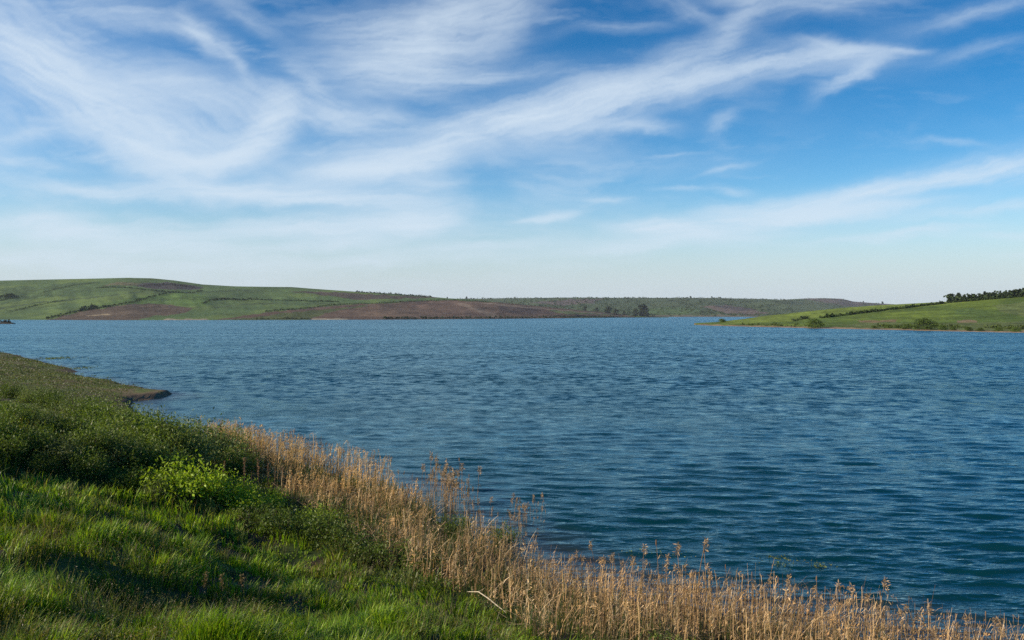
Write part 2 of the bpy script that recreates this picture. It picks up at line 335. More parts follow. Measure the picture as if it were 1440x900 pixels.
ny, nx = Yw.shape; ii = (np.arange(ny - 1)[:, None] * nx + np.arange(nx - 1)[None, :]).ravel()
Q = np.stack([ii, ii + 1, ii + nx + 1, ii + nx], 1)
shal = 1 - sstep(-shore_dist(Xw, Yw) + 2.5 * (fbm(Xw * .3, Yw * .3, 66, 3) - .5), .3, 5)
mw, n, l = new_mat('lake_water')
geo = N(n, 'ShaderNodeNewGeometry'); af = N(n, 'ShaderNodeAttribute', attribute_name='far'); ash = N(n, 'ShaderNodeAttribute', attribute_name='shallow')
def wnoise(sx, sy, det, rot=0., rough=.55):
    mp = N(n, 'ShaderNodeMapping'); mp.inputs['Scale'].default_value = (sx, sy, 1); mp.inputs['Rotation'].default_value = (0, 0, R(rot)); l.new(geo.outputs['Position'], mp.inputs['Vector'])
    t = N(n, 'ShaderNodeTexNoise'); t.inputs['Scale'].default_value = 1; t.inputs['Detail'].default_value = det; t.inputs['Roughness'].default_value = rough; l.new(mp.outputs[0], t.inputs['Vector']); return t.outputs[0]
b1 = wnoise(1.6, 4.2, 4, -6); b2 = wnoise(.022, .075, 9, -4, .56); b3 = wnoise(.035, .05, 4, 12, .6)
gust = N(n, 'ShaderNodeMapRange'); l.new(b3, gust.inputs['Value']); gust.inputs['From Min'].default_value = .3; gust.inputs['From Max'].default_value = .7; gust.inputs['To Min'].default_value = .45; gust.inputs['To Max'].default_value = 1.2
bp1 = N(n, 'ShaderNodeBump'); bp1.inputs['Distance'].default_value = .07; l.new(gust.outputs[0], bp1.inputs['Strength']); l.new(b1, bp1.inputs['Height'])
bp2 = N(n, 'ShaderNodeBump'); bp2.inputs['Distance'].default_value = 12.; l.new(af.outputs['Fac'], bp2.inputs['Strength']); l.new(b2, bp2.inputs['Height']); l.new(bp1.outputs[0], bp2.inputs['Normal'])
mc = N(n, 'ShaderNodeMix', data_type='RGBA'); mc.inputs['A'].default_value = (.002, .032, .038, 1); mc.inputs['B'].default_value = (.045, .04, .035, 1); l.new(ash.outputs['Fac'], mc.inputs['Factor'])
rr = N(n, 'ShaderNodeMapRange'); l.new(af.outputs['Fac'], rr.inputs['Value']); rr.inputs['To Min'].default_value = .05; rr.inputs['To Max'].default_value = .12
b = N(n, 'ShaderNodeBsdfGlossy'); b.inputs['Color'].default_value = (.62, .9, 1, 1); l.new(rr.outputs[0], b.inputs['Roughness'])
dfw = N(n, 'ShaderNodeBsdfDiffuse'); l.new(mc.outputs['Result'], dfw.inputs['Color'])
mpn = N(n, 'ShaderNodeMapping'); mpn.inputs['Scale'].default_value = (.05, .085, 1); mpn.inputs['Rotation'].default_value = (0, 0, R(-5)); l.new(geo.outputs['Position'], mpn.inputs['Vector'])
tn_ = N(n, 'ShaderNodeTexNoise'); tn_.inputs['Scale'].default_value = 1; tn_.inputs['Detail'].default_value = 6; tn_.inputs['Roughness'].default_value = .85; l.new(mpn.outputs[0], tn_.inputs['Vector'])

mp3 = N(n, 'ShaderNodeMapping'); mp3.inputs['Scale'].default_value = (.6, .6, 1); mp3.inputs['Rotation'].default_value = (0, 0, R(-4)); mp3.inputs['Location'].default_value = (3, 9, 2); l.new(geo.outputs['Position'], mp3.inputs['Vector'])
tn3 = N(n, 'ShaderNodeTexNoise'); tn3.inputs['Scale'].default_value = 1; tn3.inputs['Detail'].default_value = 3; tn3.inputs['Roughness'].default_value = .7; l.new(mp3.outputs[0], tn3.inputs['Vector'])
sb0 = N(n, 'ShaderNodeVectorMath', operation='SUBTRACT'); l.new(tn_.outputs['Color'], sb0.inputs[0]); sb0.inputs[1].default_value = (.5, .5, .5)
sb1 = N(n, 'ShaderNodeVectorMath', operation='SUBTRACT'); l.new(tn3.outputs['Color'], sb1.inputs[0]); sb1.inputs[1].default_value = (.5, .5, .5)
aw = N(n, 'ShaderNodeAttribute', attribute_name='wide')
w0 = N(n, 'ShaderNodeVectorMath', operation='SCALE'); l.new(sb0.outputs[0], w0.inputs[0]); l.new(aw.outputs['Fac'], w0.inputs['Scale'])
w1 = N(n, 'ShaderNodeVectorMath', operation='ADD'); l.new(w0.outputs[0], w1.inputs[0]); l.new(sb1.outputs[0], w1.inputs[1])
sb = N(n, 'ShaderNodeVectorMath', operation='SUBTRACT'); l.new(w1.outputs[0], sb.inputs[0]); sb.inputs[1].default_value = (0, .10, 0)
sm = N(n, 'ShaderNodeVectorMath', operation='MULTIPLY'); l.new(sb.outputs[0], sm.inputs[0]); sm.inputs[1].default_value = (.4, 1.2, 0)
ssn = N(n, 'ShaderNodeVectorMath', operation='SCALE'); l.new(sm.outputs[0], ssn.inputs[0]); 
ln3 = wnoise(.006, .022, 4, 9, .6); lane = N(n, 'ShaderNodeMapRange'); l.new(ln3, lane.inputs['Value']); lane.inputs['From Min'].default_value = .35; lane.inputs['From Max'].default_value = .62; lane.inputs['To Min'].default_value = .72; lane.inputs['To Max'].default_value = 1.12
lm = N(n, 'ShaderNodeMath', operation='MULTIPLY'); l.new(lane.outputs[0], lm.inputs[0]); l.new(af.outputs['Fac'], lm.inputs[1]); l.new(lm.outputs[0], ssn.inputs['Scale'])
san = N(n, 'ShaderNodeVectorMath', operation='ADD'); l.new(ssn.outputs[0], san.inputs[0]); l.new(bp1.outputs[0], san.inputs[1])
snn = N(n, 'ShaderNodeVectorMath', operation='NORMALIZE'); l.new(san.outputs[0], snn.inputs[0]); l.new(snn.outputs[0], b.inputs['Normal'])
frw = N(n, 'ShaderNodeFresnel'); frw.inputs['IOR'].default_value = 1.333; l.new(snn.outputs[0], frw.inputs['Normal']); mxw = N(n, 'ShaderNodeMixShader'); l.new(frw.outputs[0], mxw.inputs[0]); l.new(dfw.outputs[0], mxw.inputs[1]); l.new(b.outputs[0], mxw.inputs[2])
o = N(n, 'ShaderNodeOutputMaterial'); l.new(mxw.outputs[0], o.inputs['Surface'])
far = sstep(Yw, 22, 120)
water = mesh_from('water', np.stack([Xw, Yw, Zw], -1).reshape(-1, 3), None, Q, mw, None, True, None, {'far': far.ravel(), 'wide': (.13 + .08 * sstep(Yw, 250, 900)).ravel(), 'shallow': (shal * .9).ravel()})
tag(water, kind='structure')

# ------------------------------------------------------------------ far land: surfaces laid out along sight lines at designed distances
def in_poly(px, py, poly):
    r = np.zeros(px.shape, bool); K = len(poly)
    for i in range(K):
        ax, ay = poly[i]; bx, by = poly[(i + 1) % K]; c = (ay > py) != (by > py)
        if ay != by: r ^= c & (px < (bx - ax) * (py - ay) / (by - ay) + ax)
    return r
class Land:
    def __init__(s, name, px0, px1, step, shore, ridge, Yr, p=1.0, rowsn=110, seed=1, rel=.02, mat=None, colour=None, back=1.15):
        s.shore, s.ridge, s.Yr, s.p, s.seed, s.rel = shore, ridge, Yr, p, seed, rel
        pxs = np.arange(px0, px1 + step, step); t = np.linspace(0, 1, rowsn)
        PX, T = np.meshgrid(pxs, t); x, y, z = s.at(PX, T)
        PY = s.py(PX, T); C = colour(PX, PY)
        # skirt into the water in front, and a falling back side behind the ridge
        f = np.stack([x[0], y[0] - 6, np.full_like(x[0], -5.5)], -1)[None]; Xs = [f]; Cs = [C[:1]]
        Xs.append(np.stack([x, y, z], -1)); Cs.append(C)
        for q, dz in ((1.03, .97), (1.08, .8), (back, .35), (back + .1, 0.)):
            Xs.append(np.stack([x[-1] * q, y[-1] * q, z[-1] * dz - (5.5 if dz == 0 else 0)], -1)[None]); Cs.append(C[-1:])
        V = np.concatenate(Xs); C = np.concatenate(Cs); ny, nx = V.shape[:2]
        ii = (np.arange(ny - 1)[:, None] * nx + np.arange(nx - 1)[None, :]).ravel()
        s.obj = mesh_from(name, V.reshape(-1, 3), None, np.stack([ii, ii + 1, ii + nx + 1, ii + nx], 1), mat, C.reshape(-1, 3), True); tag(s.obj, kind='structure')
    def f(s, tab, px): return np.interp(px, [a for a, b in tab], [b for a, b in tab])
    def py(s, px, t):
        a = s.f(s.shore, px); b_ = np.minimum(s.f(s.ridge, px), a - .05); return a + (b_ - a) * t
    def at(s, px, t):
        py = s.py(px, t); ya = F * H / (s.f(s.shore, px) - HY); yb = np.maximum(s.f(s.Yr, px), ya + 20)
        yy = ya + (yb - ya) * t ** s.p
        nz = (fbm(px / 45., t * 2.2 + px / 160., s.seed, 4) - .5) * 2
        yy = yy * (1 + s.rel * nz * np.sin(np.pi * np.clip(t, 0, 1)))
        z = H - (py - HY) / F * yy
        return (px - CX) / F * yy, yy, z
    def put(s, px, py):
        a = s.f(s.shore, px); b_ = np.minimum(s.f(s.ridge, px), a - .05); t = np.clip((a - np.asarray(py, float)) / (a - b_), 0, 1); return s.at(np.asarray(px, float), t)
def paint(base, patches, seed):
    def fn(PX, PY):
        wx = PX + (fbm(PX / 9, PY / 3, seed + 50, 3) - .5) * 13; wy = PY + (fbm(PX / 11, PY / 4, seed + 60, 3) - .5) * 3.0
        k = fbm(PX / 60 + PY / 30, PY / 9, seed, 4)[..., None]; C = np.array(base[0]) * (1 - sstep(k, .38, .62)) + np.array(base[1]) * sstep(k, .38, .62)
        for poly, c in patches:
            m = in_poly(wx, wy, poly); v = (.6 + .8 * fbm(PX / 7 + PY * .6, PY / 1.1, seed + 7, 4))[..., None]
            C = np.where(m[..., None], np.array(c) * v, C)
        return C * (.78 + .44 * fbm(PX / 5, PY / .9, seed + 90, 4))[..., None]
    return fn
BR, BR2, GR1, GR2, TAN = (.118, .078, .053), (.15, .10, .066), (.115, .16, .045), (.085, .13, .045), (.26, .2, .12)
lh_shore = [(-500, 449.2), (0, 449.6), (180, 450.2), (360, 450), (560, 449.4), (700, 448.4), (780, 447.6), (870, 446.7), (915, 446.5), (940, 446.5)]
lh_ridge = [(-500, 402), (-200, 397), (0, 394.6), (60, 393.2), (130, 391.8), (180, 390.6), (215, 391.4), (245, 394.3), (285, 400), (330, 402.6), (380, 403.4), (410, 403.6), (440, 406), (500, 410.2), (560, 413.6), (600, 416.8), (630, 419.5), (655, 420.5), (700, 425), (740, 429), (800, 434.5), (860, 440.5), (890, 444.4), (940, 446.2)]
lh_yr = [(-500, 2600), (180, 2500), (600, 2500), (700, 2400), (860, 2700), (940, 2760)]
left_hill = Land('left_hill', -500, 940, 2.2, lh_shore, lh_ridge, lh_yr, 1.0, 90, 3, .035, M_hill, paint((GR1, GR2), [
    ([(0, 405), (120, 396), (250, 398), (240, 404), (140, 404), (110, 412), (0, 428)], (.075, .115, .04)),
    ([(60, 450.5), (115, 438), (185, 427), (230, 428), (275, 433), (262, 440), (215, 445), (195, 450.5)], (.10, .072, .048)),
    ([(185, 402), (205, 398), (240, 397), (270, 401), (288, 405), (265, 408), (215, 406)], (.062, .055, .05)),
    ([(145, 402), (165, 397), (200, 398), (190, 401)], (.13, .12, .06)),
    ([(130, 429), (225, 413), (250, 411), (290, 415), (300, 425), (280, 431), (230, 428), (185, 427)], (.09, .145, .035)),
    ([(300, 451), (380, 439), (467, 430), (585, 424.5), (630, 422), (650, 422.5), (700, 425), (760, 430), (870, 441), (910, 447), (870, 451)], BR),
    ([(300, 451), (360, 446), (400, 440), (470, 434), (520, 429), (500, 433), (465, 438), (440, 447), (430, 451)], (.085, .10, .035)),
    ([(560, 424), (600, 423.6), (640, 424), (690, 440), (700, 449), (600, 440)], (.13, .085, .06)),
    ([(640, 426), (652, 426), (705, 446), (690, 446)], (.17, .125, .09)),
    ([(500, 440), (560, 437), (590, 444), (520, 446)], BR2),
    ([(405, 409), (470, 411), (545, 415), (605, 417), (615, 419), (560, 420), (500, 422), (480, 418), (440, 413)], (.085, .065, .047)),
    ([(120, 443.5), (150, 441.5), (157, 443), (130, 444.6)], TAN),
    ([(228, 448.6), (292, 448.6), (292, 451), (228, 451)], (.3, .25, .17)), ([(442, 448), (488, 448), (488, 451), (442, 451)], (.3, .25, .17)),
    ([(770, 434), (830, 439), (870, 443), (800, 442), (775, 438)], (.09, .11, .04)),
    ([(0, 433), (60, 424), (140, 417), (200, 409), (200, 410), (140, 418.4), (60, 425.6), (0, 435)], (.07, .10, .04)),
    ([(300, 431), (360, 427), (480, 425.5), (480, 426.3), (360, 428), (300, 432.3)], (.07, .095, .04)), ([(290, 410), (340, 408), (400, 409), (400, 410), (340, 409.4), (290, 411.4)], (.06, .09, .035)),
    ([(660, 423.6), (700, 426.8), (760, 433), (850, 441), (846, 441.6), (755, 434), (690, 428)], (.19, .14, .10)), ([(700, 430), (745, 433), (790, 440), (740, 443), (705, 440)], (.085, .058, .045)),
    ([(800, 445), (915, 445.4), (940, 448), (800, 449)], (.06, .075, .03)),
    ], 3))
mh_shore = [(560, 445.6), (870, 445.7), (1080, 445.5), (1320, 445.5)]
mh_ridge = [(560, 421), (640, 420.4), (720, 419.3), (800, 418.5), (880, 418.8), (1000, 419), (1080, 420.6), (1105, 422), (1130, 426), (1200, 431), (1320, 434)]
mid_hill = Land('wooded_hill', 560, 1320, 3, mh_shore, mh_ridge, [(560, 5200), (1320, 5200)], 1.1, 60, 8, .03, M_hill, paint(((.06, .085, .035), (.075, .10, .038)), [
    ([(745, 426), (800, 421), (850, 420), (830, 427), (780, 430)], (.11, .085, .07)),
    ([(985, 430), (1020, 429), (1060, 436), (1085, 441), (1065, 443), (1020, 441)], (.12, .088, .066)),
    ([(1000, 430), (1045, 431), (1070, 436), (1040, 437)], (.07, .055, .048)),
    ([(900, 434), (960, 432), (990, 437), (960, 443), (905, 443)], (.075, .115, .035)),
    ([(950, 443.3), (1060, 443), (1080, 446), (870, 446), (880, 444.5)], (.14, .115, .07))], 8))
rear_hill = Land('rear_hill', 1060, 1330, 3, [(1060, 445.2), (1330, 445.2)], [(1060, 424), (1100, 421.4), (1130, 419.8), (1160, 419.2), (1183, 420.2), (1200, 424), (1235, 426.6), (1262, 428.2), (1330, 430)], [(1060, 5900), (1330, 5900)], 1, 40, 12, .02, M_hill,
    paint(((.065, .09, .035), (.07, .085, .045)), [([(1120, 419), (1185, 419), (1260, 428), (1200, 431), (1150, 424)], (.10, .08, .065))], 12))
rh_shore = [(975, 456.9), (1000, 458), (1060, 459.6), (1150, 461.8), (1250, 463.8), (1350, 466.2), (1440, 467.9), (1700, 474)]
rh_ridge = [(975, 456.7), (1000, 454), (1040, 449.2), (1080, 443.6), (1130, 438.4), (1180, 433.4), (1230, 429.6), (1280, 427), (1340, 423.6), (1400, 419.3), (1440, 416), (1700, 402)]
right_hill = Land('right_hill', 975, 1700, 2, rh_shore, rh_ridge, [(975, 760), (1080, 900), (1200, 920), (1440, 860), (1700, 800)], 1.0, 90, 17, .035, M_hill_near, paint(((.125, .17, .025), (.088, .13, .025)), [
    ([(1000, 449), (1120, 437), (1240, 428), (1440, 414), (1440, 417), (1240, 437), (1110, 452), (1020, 456)], (.155, .20, .035)),
    ([(1205, 451), (1265, 450), (1262, 454), (1220, 455)], (.20, .145, .07)), ([(1345, 451), (1372, 450), (1372, 456), (1345, 457)], (.2, .15, .08)),
    ([(1180, 456), (1240, 453), (1300, 455), (1440, 452), (1700, 455), (1700, 474), (1440, 466), (1300, 464), (1200, 461)], (.105, .13, .04)),
    ([(1340, 436), (1370, 433), (1395, 440), (1345, 442)], (.10, .15, .035)), ([(1395, 430), (1440, 425), (1500, 430), (1440, 445), (1410, 440)], (.12, .15, .045)),
    ([(975, 455.6), (1080, 457.8), (1250, 462.2), (1440, 465.8), (1700, 471), (1700, 480), (1440, 470), (975, 460)], (.24, .17, .10)),
    ], 17), 1.2)

# ------------------------------------------------------------------ far vegetation
def blob_pts(g, n, r, squash=1.):
    v = g.normal(size=(n, 3)); v /= np.linalg.norm(v, axis=1)[:, None]
    rr_ = g.uniform(.55, 1.0, n)[:, None]
    v = v * rr_ * r; v[:, 2] *= squash
    return v
def far_foliage(S, x, y, z, r, hgt, nl, size, base, g):
    """a lumpy leafy crown standing on x,y,z"""
    k = max(3, int(nl / 40)); lo = []
    for i in range(k):
        c = np.array([g.uniform(-.55, .55) * r, g.uniform(-.55, .55) * r, hgt * g.uniform(.3, .8)])
        q = blob_pts(g, max(6, nl // k), 1.0) * np.array([r * .55, r * .55, hgt * .3]) + c
        lo.append(q)
    q = np.concatenate(lo); q[:, 2] = np.maximum(q[:, 2], hgt * .02); m = len(q)
    C = np.array(base) * g.uniform(.6, 1.4, (m, 1)) * np.array([1, 1, 1.]) 
    V, Q, C = leaves(q + np.array([x, y, z]), size, .9, C, g=g)
    S.add(V, Q=Q, C=C)
def hedge(land, pts, hgt, wid, label, name='hedgerow', base=(.042, .06, .028), step=1.6, thin=0.0, group=None):
    g = np.random.default_rng(int(abs(pts[0][0] * 13 + pts[0][1] * 7)))
    pts = np.array(pts, float); seg = np.hypot(*np.diff(pts, axis=0).T); tt = np.concatenate([[0], np.cumsum(seg)])
    q = np.arange(0, tt[-1], step); px = np.interp(q, tt, pts[:, 0]); py = np.interp(q, tt, pts[:, 1])
    x, y, z = land.put(px, py); S = Shape(); B = Shape()
    o = np.array([x[0], y[0], z[0]])
    for i in range(len(q)):
        if g.random() < thin: continue
        hh = hgt * g.uniform(.55, 1.25); pitch_ = y[i] / F * step
        far_foliage(S, x[i] - o[0] + g.normal() * wid * .2, y[i] - o[1] + g.normal() * wid * .3, z[i] - o[2] - .3, max(wid, pitch_ * .75), hh, 26, hh * .42, base, g)
    e = S.build(name, M_far); e.location = o
    tag(e, label, 'hedge' if name == 'hedgerow' else 'scrub', group or ('hedgerows between the fields' if name == 'hedgerow' else None), None if name == 'hedgerow' else 'stuff'); return e
hedge(left_hill, [(66, 448.8), (90, 443), (112, 438), (150, 432), (185, 426), (210, 419), (232, 413.4), (248, 411)], 4.2, 3.2, 'dark hedge climbing diagonally above the lower brown ploughed field')
hedge(left_hill, [(112, 438.0), (122, 434.8), (136, 432.5)], 6.5, 4.5, 'taller bushy clump of hedge at the top corner of the brown ploughed field')
hedge(left_hill, [(136, 405.2), (158, 404.4), (180, 405), (205, 408), (250, 412), (268, 412.3), (285, 409.5)], 3.6, 3, 'thin dark hedge curving under the purple scrub near the summit')
hedge(left_hill, [(286, 428), (297, 422.5), (318, 421.6), (345, 422.3), (362, 421.6)], 4.8, 3.2, 'thick dark hedge between two bright green fields below the hill crest')
hedge(left_hill, [(362, 421.8), (398, 422.8), (440, 424), (478, 425)], 3.5, 3, 'faint thin hedge running across the green fields toward the upper brown field')
hedge(left_hill, [(374, 438.6), (405, 436), (440, 433), (466, 429.5), (492, 427.8)], 3.4, 2.6, 'hedge bordering the long brown field on its sloping left part')
hedge(left_hill, [(494, 427.9), (530, 427), (560, 425.2), (600, 423.6), (622, 422.2), (650, 422.4), (690, 425)], 3.2, 2.6, 'hedge along the top edge of the large brown slope')
hedge(left_hill, [(500, 411), (545, 413.6), (580, 416), (608, 418.2)], 4.5, 4, 'dark hedge on the skyline above the upper brown field')
hedge(left_hill, [(18, 438), (45, 431.5), (70, 426), (92, 423)], 3, 5, 'lower of two faint field lines on the far left green slope')
hedge(left_hill, [(60, 411.5), (84, 406), (105, 401), (135, 398)], 2.6, 5, 'upper of two faint field lines on the far left green slope')
hedge(left_hill, [(0, 420), (10, 418), (22, 416)], 8, 12, 'dark patch of scrub at the far left edge of the green hill', name='scrub_patch', base=(.03, .045, .022))
hedge(left_hill, [(0, 423.5), (14, 420.5), (26, 418.5)], 5, 8, 'low band of scrub just below the dark scrub patch on the left', name='scrub_patch', base=(.035, .05, .022))
hedge(left_hill, [(200, 403), (215, 401), (240, 400.5), (262, 403), (275, 405)], 4, 14, 'purplish bare scrub on the hill summit', name='scrub_patch', base=(.05, .043, .04))
hedge(left_hill, [(540, 448.6), (600, 448.2), (660, 447.9), (720, 447.6), (790, 446.8), (862, 446)], 4.5, 3, 'dark green bushes along the far waterline below the brown slope', name='shore_bushes', thin=.12)
hedge(left_hill, [(355, 449.4), (400, 448.9), (438, 449)], 3, 3, 'low green shore bushes left of the pale beach on the far shore', name='shore_bushes', thin=.3)
hedge(right_hill, [(1117, 452), (1126, 449.6), (1138, 448)], 2.4, 2.4, 'short broken end of the hedge near the round bush on the right shore', step=1.2)
hedge(right_hill, [(1155, 447.6), (1180, 444.6), (1210, 441), (1240, 437.4), (1270, 433.8), (1300, 430.3), (1328, 427)], 2.7, 1.4, 'long dark hedge climbing the bright green right hill', step=1.1, base=(.04, .065, .02))
hedge(right_hill, [(1332, 426.4), (1360, 424), (1400, 420.6), (1440, 417.4), (1500, 413)], 2.4, 1.5, 'thin upper stretch of hedge below the hilltop trees on the right', step=1.1, base=(.04, .06, .02))

for a, lb in (([(1318, 459), (1336, 460.5), (1360, 461)], 'low olive scrub belt above the water right of the biggest bush'), ([(1385, 461), (1415, 462.5), (1450, 463.5)], 'low olive scrub belt at the right edge of the right shore'), ([(1236, 459.4), (1262, 459), (1286, 461)], 'low scrub joining the bushes left of the biggest one'),
        ([(1040, 457), (1080, 458.2), (1120, 459.4)], 'thin scrub along the water near the tip of the right hill'), ([(1386, 432), (1410, 430), (1440, 431)], 'dark rushy patch on the upper right pasture'), ([(1340, 439), (1362, 438), (1378, 440)], 'dark rushy patch in the middle of the right pasture')):
    hedge(right_hill, a, 2.0 if a[0][1] > 450 else .8, 2.4, lb, name='shore_scrub', base=(.085, .115, .03), step=1.7, thin=.3, group='scrub on the right hill')
hedge(right_hill, [(1334, 424.2), (1370, 422), (1410, 419), (1450, 415.8)], 5.6, 9, 'low dark scrub filling the foot of the hilltop tree row', name='shore_scrub', base=(.035, .052, .022), step=1.6, group='scrub on the right hill')
# woodland on the middle hills: one mass
S = Shape(); g = np.random.default_rng(21)
for _ in range(2300):
    px = g.uniform(640, 1240); py = g.uniform(419, 445)
    L_ = mid_hill if px < 1115 else rear_hill
    dn = fbm(np.array(px / 26), np.array(py / 4), 91, 3)
    if dn < .46 and g.random() < .8: continue
    if in_poly(np.array(px), np.array(py), [(985, 431), (1020, 430), (1060, 436), (1085, 441), (1065, 443), (1020, 441)]): continue
    if py < L_.f(L_.ridge, px) + .2: continue
    x, y, z = L_.put(px, py); hh = g.uniform(5, 11)
    far_foliage(S, x, y, z - .5, hh * g.uniform(.7, 1.3), hh, 26, hh * .4, (.036, .055, .024) if g.random() < .7 else (.05, .075, .028), g)
for px in np.arange(650, 1110, 3.2):       # ragged crest
    py = float(mid_hill.f(mid_hill.ridge, px)); x, y, z = mid_hill.put(px, py + .1); hh = g.uniform(2, 6.5)
    far_foliage(S, x, y, z - 1, hh * 1.6, hh, 26, hh * .45, (.036, .055, .024), g)
wd = S.build('woodland', M_far); tag(wd, 'dark green scrub and woodland dotted over the distant middle hill', 'woodland', kind='stuff')

def make_tree(name, hgt, rad, nl, leafsize, base, seed, kind='broad', trunk=.2, mat=M_far):
    g = np.random.default_rng(seed); e = empty(name); T_ = Shape(); C_ = Shape()
    th = hgt * trunk
    tube(T_, [(0, 0, -.4), (g.normal() * .02 * hgt, 0, th), (g.normal() * .03 * hgt, g.normal() * .03 * hgt, hgt * .75)], [hgt * .035, hgt * .028, hgt * .008], 7, (.07, .055, .04))
    for i in range(9):
        a = g.uniform(0, 6.28); z0 = hgt * g.uniform(trunk, .6); q = rad * g.uniform(.5, .85)
        tube(T_, [(0, 0, z0), (math.cos(a) * q * .5, math.sin(a) * q * .5, z0 + hgt * .08), (math.cos(a) * q, math.sin(a) * q, z0 + hgt * .2)], [hgt * .014, hgt * .009, hgt * .003], 5, (.07, .055, .04))
    K = 26; lo = []
    for i in range(K):
        u_ = g.random(); zz = hgt * (trunk * .8 + (.97 - trunk * .8) * u_)
        prof = math.sin(math.pi * min(1, .12 + u_ * .86)) ** .6 if kind == 'broad' else (1 - u_) * .95 + .1
        a = g.uniform(0, 6.28); q = rad * prof * g.uniform(.1, .75)
        sz = rad * g.uniform(.24, .44) * (1 if kind == 'broad' else .8)
        lo.append(blob_pts(g, nl // K, sz, .75) + np.array([math.cos(a) * q, math.sin(a) * q, min(zz, hgt - sz * .6)]))
    q = np.concatenate(lo); C = np.array(base) * g.uniform(.65, 1.4, (len(q), 1)); V, Q, C = leaves(q, leafsize, .8, C, g=g); C_.add(V, Q=Q, C=C)
    T_.build('trunk', M_bark, e); C_.build('crown', mat, e); return e
def place(proto, x, y, z, s=1, rz=0, label=None, cat=None, group=None, used=set()):
    if proto.name in used: o = copy_tree(proto)
    else: o = proto; used.add(proto.name)
    o.location = (x, y, z); o.rotation_euler = (0, 0, rz); o.scale = (s, s, s)
    for k in ('label', 'category', 'group'):
        if k in o: del o[k]
    tag(o, label, cat, group); return o
tA = make_tree('broadleaf_tree', 10, 5.4, 2600, .8, (.04, .058, .024), 1, trunk=.05); tB = make_tree('round_tree', 8, 5.2, 2600, .75, (.042, .062, .025), 2, trunk=.03)
tC = make_tree('slender_tree', 10, 4.6, 2200, .75, (.038, .055, .023), 3, trunk=.04); tP = make_tree('conifer_tree', 10, 4.0, 2200, .65, (.032, .048, .022), 4, 'cone', .04)
tS = make_tree('waterside_bush', 4, 3.9, 3000, .3, (.09, .135, .03), 5, trunk=.0)
def far_tree(proto, land, px, py, hpx, h0, label, group=None, cat='tree', rz=None, dz=0.):
    x, y, z = land.put(px, py); s = hpx * float(y) / F / h0
    return place(proto, float(x), float(y), float(z) - .2 + dz, s, px * 1.7 % 6.28, label, cat, group)
for px, py, hp, pr, h0, lb in ((905, 445.2, 17, tB, 8, 'largest dark tree on the far middle shore'), (893, 445.2, 11, tA, 10, 'smaller tree against the left side of the largest dark shore tree'),
        (855, 442, 11, tB, 8, 'dark rounded tree behind the tip of the brown slope'), (866, 443, 9, tA, 10, 'tree between the rounded tree and the row of low shore trees'), (839, 440.5, 8, tC, 10, 'dark tree second from left behind the brown slope'),
        (822, 438, 7, tB, 8, 'dark tree leftmost of those behind the brown slope'), (878, 444.5, 7, tC, 10, 'low dark tree on the middle shore just left of the big pair')):
    far_tree(pr, mid_hill, px, py, hp, h0, lb, 'trees on the far middle shore')
for k, (px, hp) in enumerate(((656, 3.5), (629, 2.2), (971, 3), (1001, 2.6), (1013, 2.2), (1241, 3.2), (1214, 2.2))):
    L_ = mid_hill if 640 < px < 1110 else (rear_hill if px > 1110 else left_hill)
    far_tree(tB, L_, px, float(L_.f(L_.ridge, px)) + .3, hp, 8, ['wide tree on the skyline where the left hill meets the woods', 'tiny lone bush on the skyline left of the wide tree', 'tallest speck of a tree on the wooded skyline', 'second skyline tree right of the tallest one', 'small third tree on the wooded skyline',
        'tiny tree on the far right skyline beside the green hill', 'tiny bush on the slope of the rear hill skyline'][k], 'lone trees on the skyline')
row = [(1337, 421.5, 9.5, tB, 8), (1348.5, 420.8, 10.5, tA, 10), (1356, 420, 6, tB, 8), (1363, 419.6, 7, tC, 10), (1370, 419.4, 7, tB, 8), (1377, 418.6, 7.5, tC, 10), (1384.5, 418.4, 9.8, tP, 10), (1392, 417.8, 7.5, tB, 8), (1399, 417, 7, tC, 10),
       (1406, 416.4, 7.2, tA, 10), (1413, 416, 7.4, tB, 8), (1420, 415.4, 8.6, tC, 10), (1427, 414.8, 9, tB, 8), (1434, 414, 9.6, tP, 10), (1441, 413.6, 10.5, tB, 8), (1449, 413, 11, tA, 10), (1458, 412, 11, tC, 10)]
for k, (px, py, hp, pr, h0) in enumerate(row):
    lb = {0: 'round tree standing first at the left end of the hilltop row', 1: 'taller second tree of the hilltop row, beside the round one', 6: 'pointed tree rising above the middle of the hilltop row', 13: 'dark pointed tree near the right end of the hilltop row'}.get(k,
        'dark tree in the low even row along the right hilltop')
    far_tree(pr, right_hill, px, py + 2.0, hp + 1.2, h0, lb, 'row of trees on the right hilltop')
bush = [(1147, 460.2, 13, 'round green bush on the right shore beside the end of the hedge'), (1302, 462.6, 15.5, 'biggest rounded bush on the right shore casting a dark shadow'), (1275, 462, 9, 'bush just left of the biggest right shore bush'), (1262, 461, 6, 'small bush two left of the biggest right shore bush'),
        (1250, 461, 7, 'low bush on the right shore below the tan grass'), (1229, 460.8, 5, 'leftmost low bush below the tan grass strip'), (1325, 463, 8, 'bush right of the biggest one, in front of its shadow'), (1340, 463.6, 6, 'low bush on the right shore between two tan patches'),
        (1362, 464.4, 7, 'bush below the right tan patch near the water'), (1378, 465, 6, 'low bush near the water right of the tan patch'), (1405, 465, 6.5, 'second bush from the right edge on the right shore'), (1428, 465.8, 8, 'bush nearest the right edge of the right shore'),
        (1015, 452.6, 6, 'small dark bush by the water at the tip of the right hill'), (1018, 447.2, 3, 'thin upright bush above the tip of the right hill')]
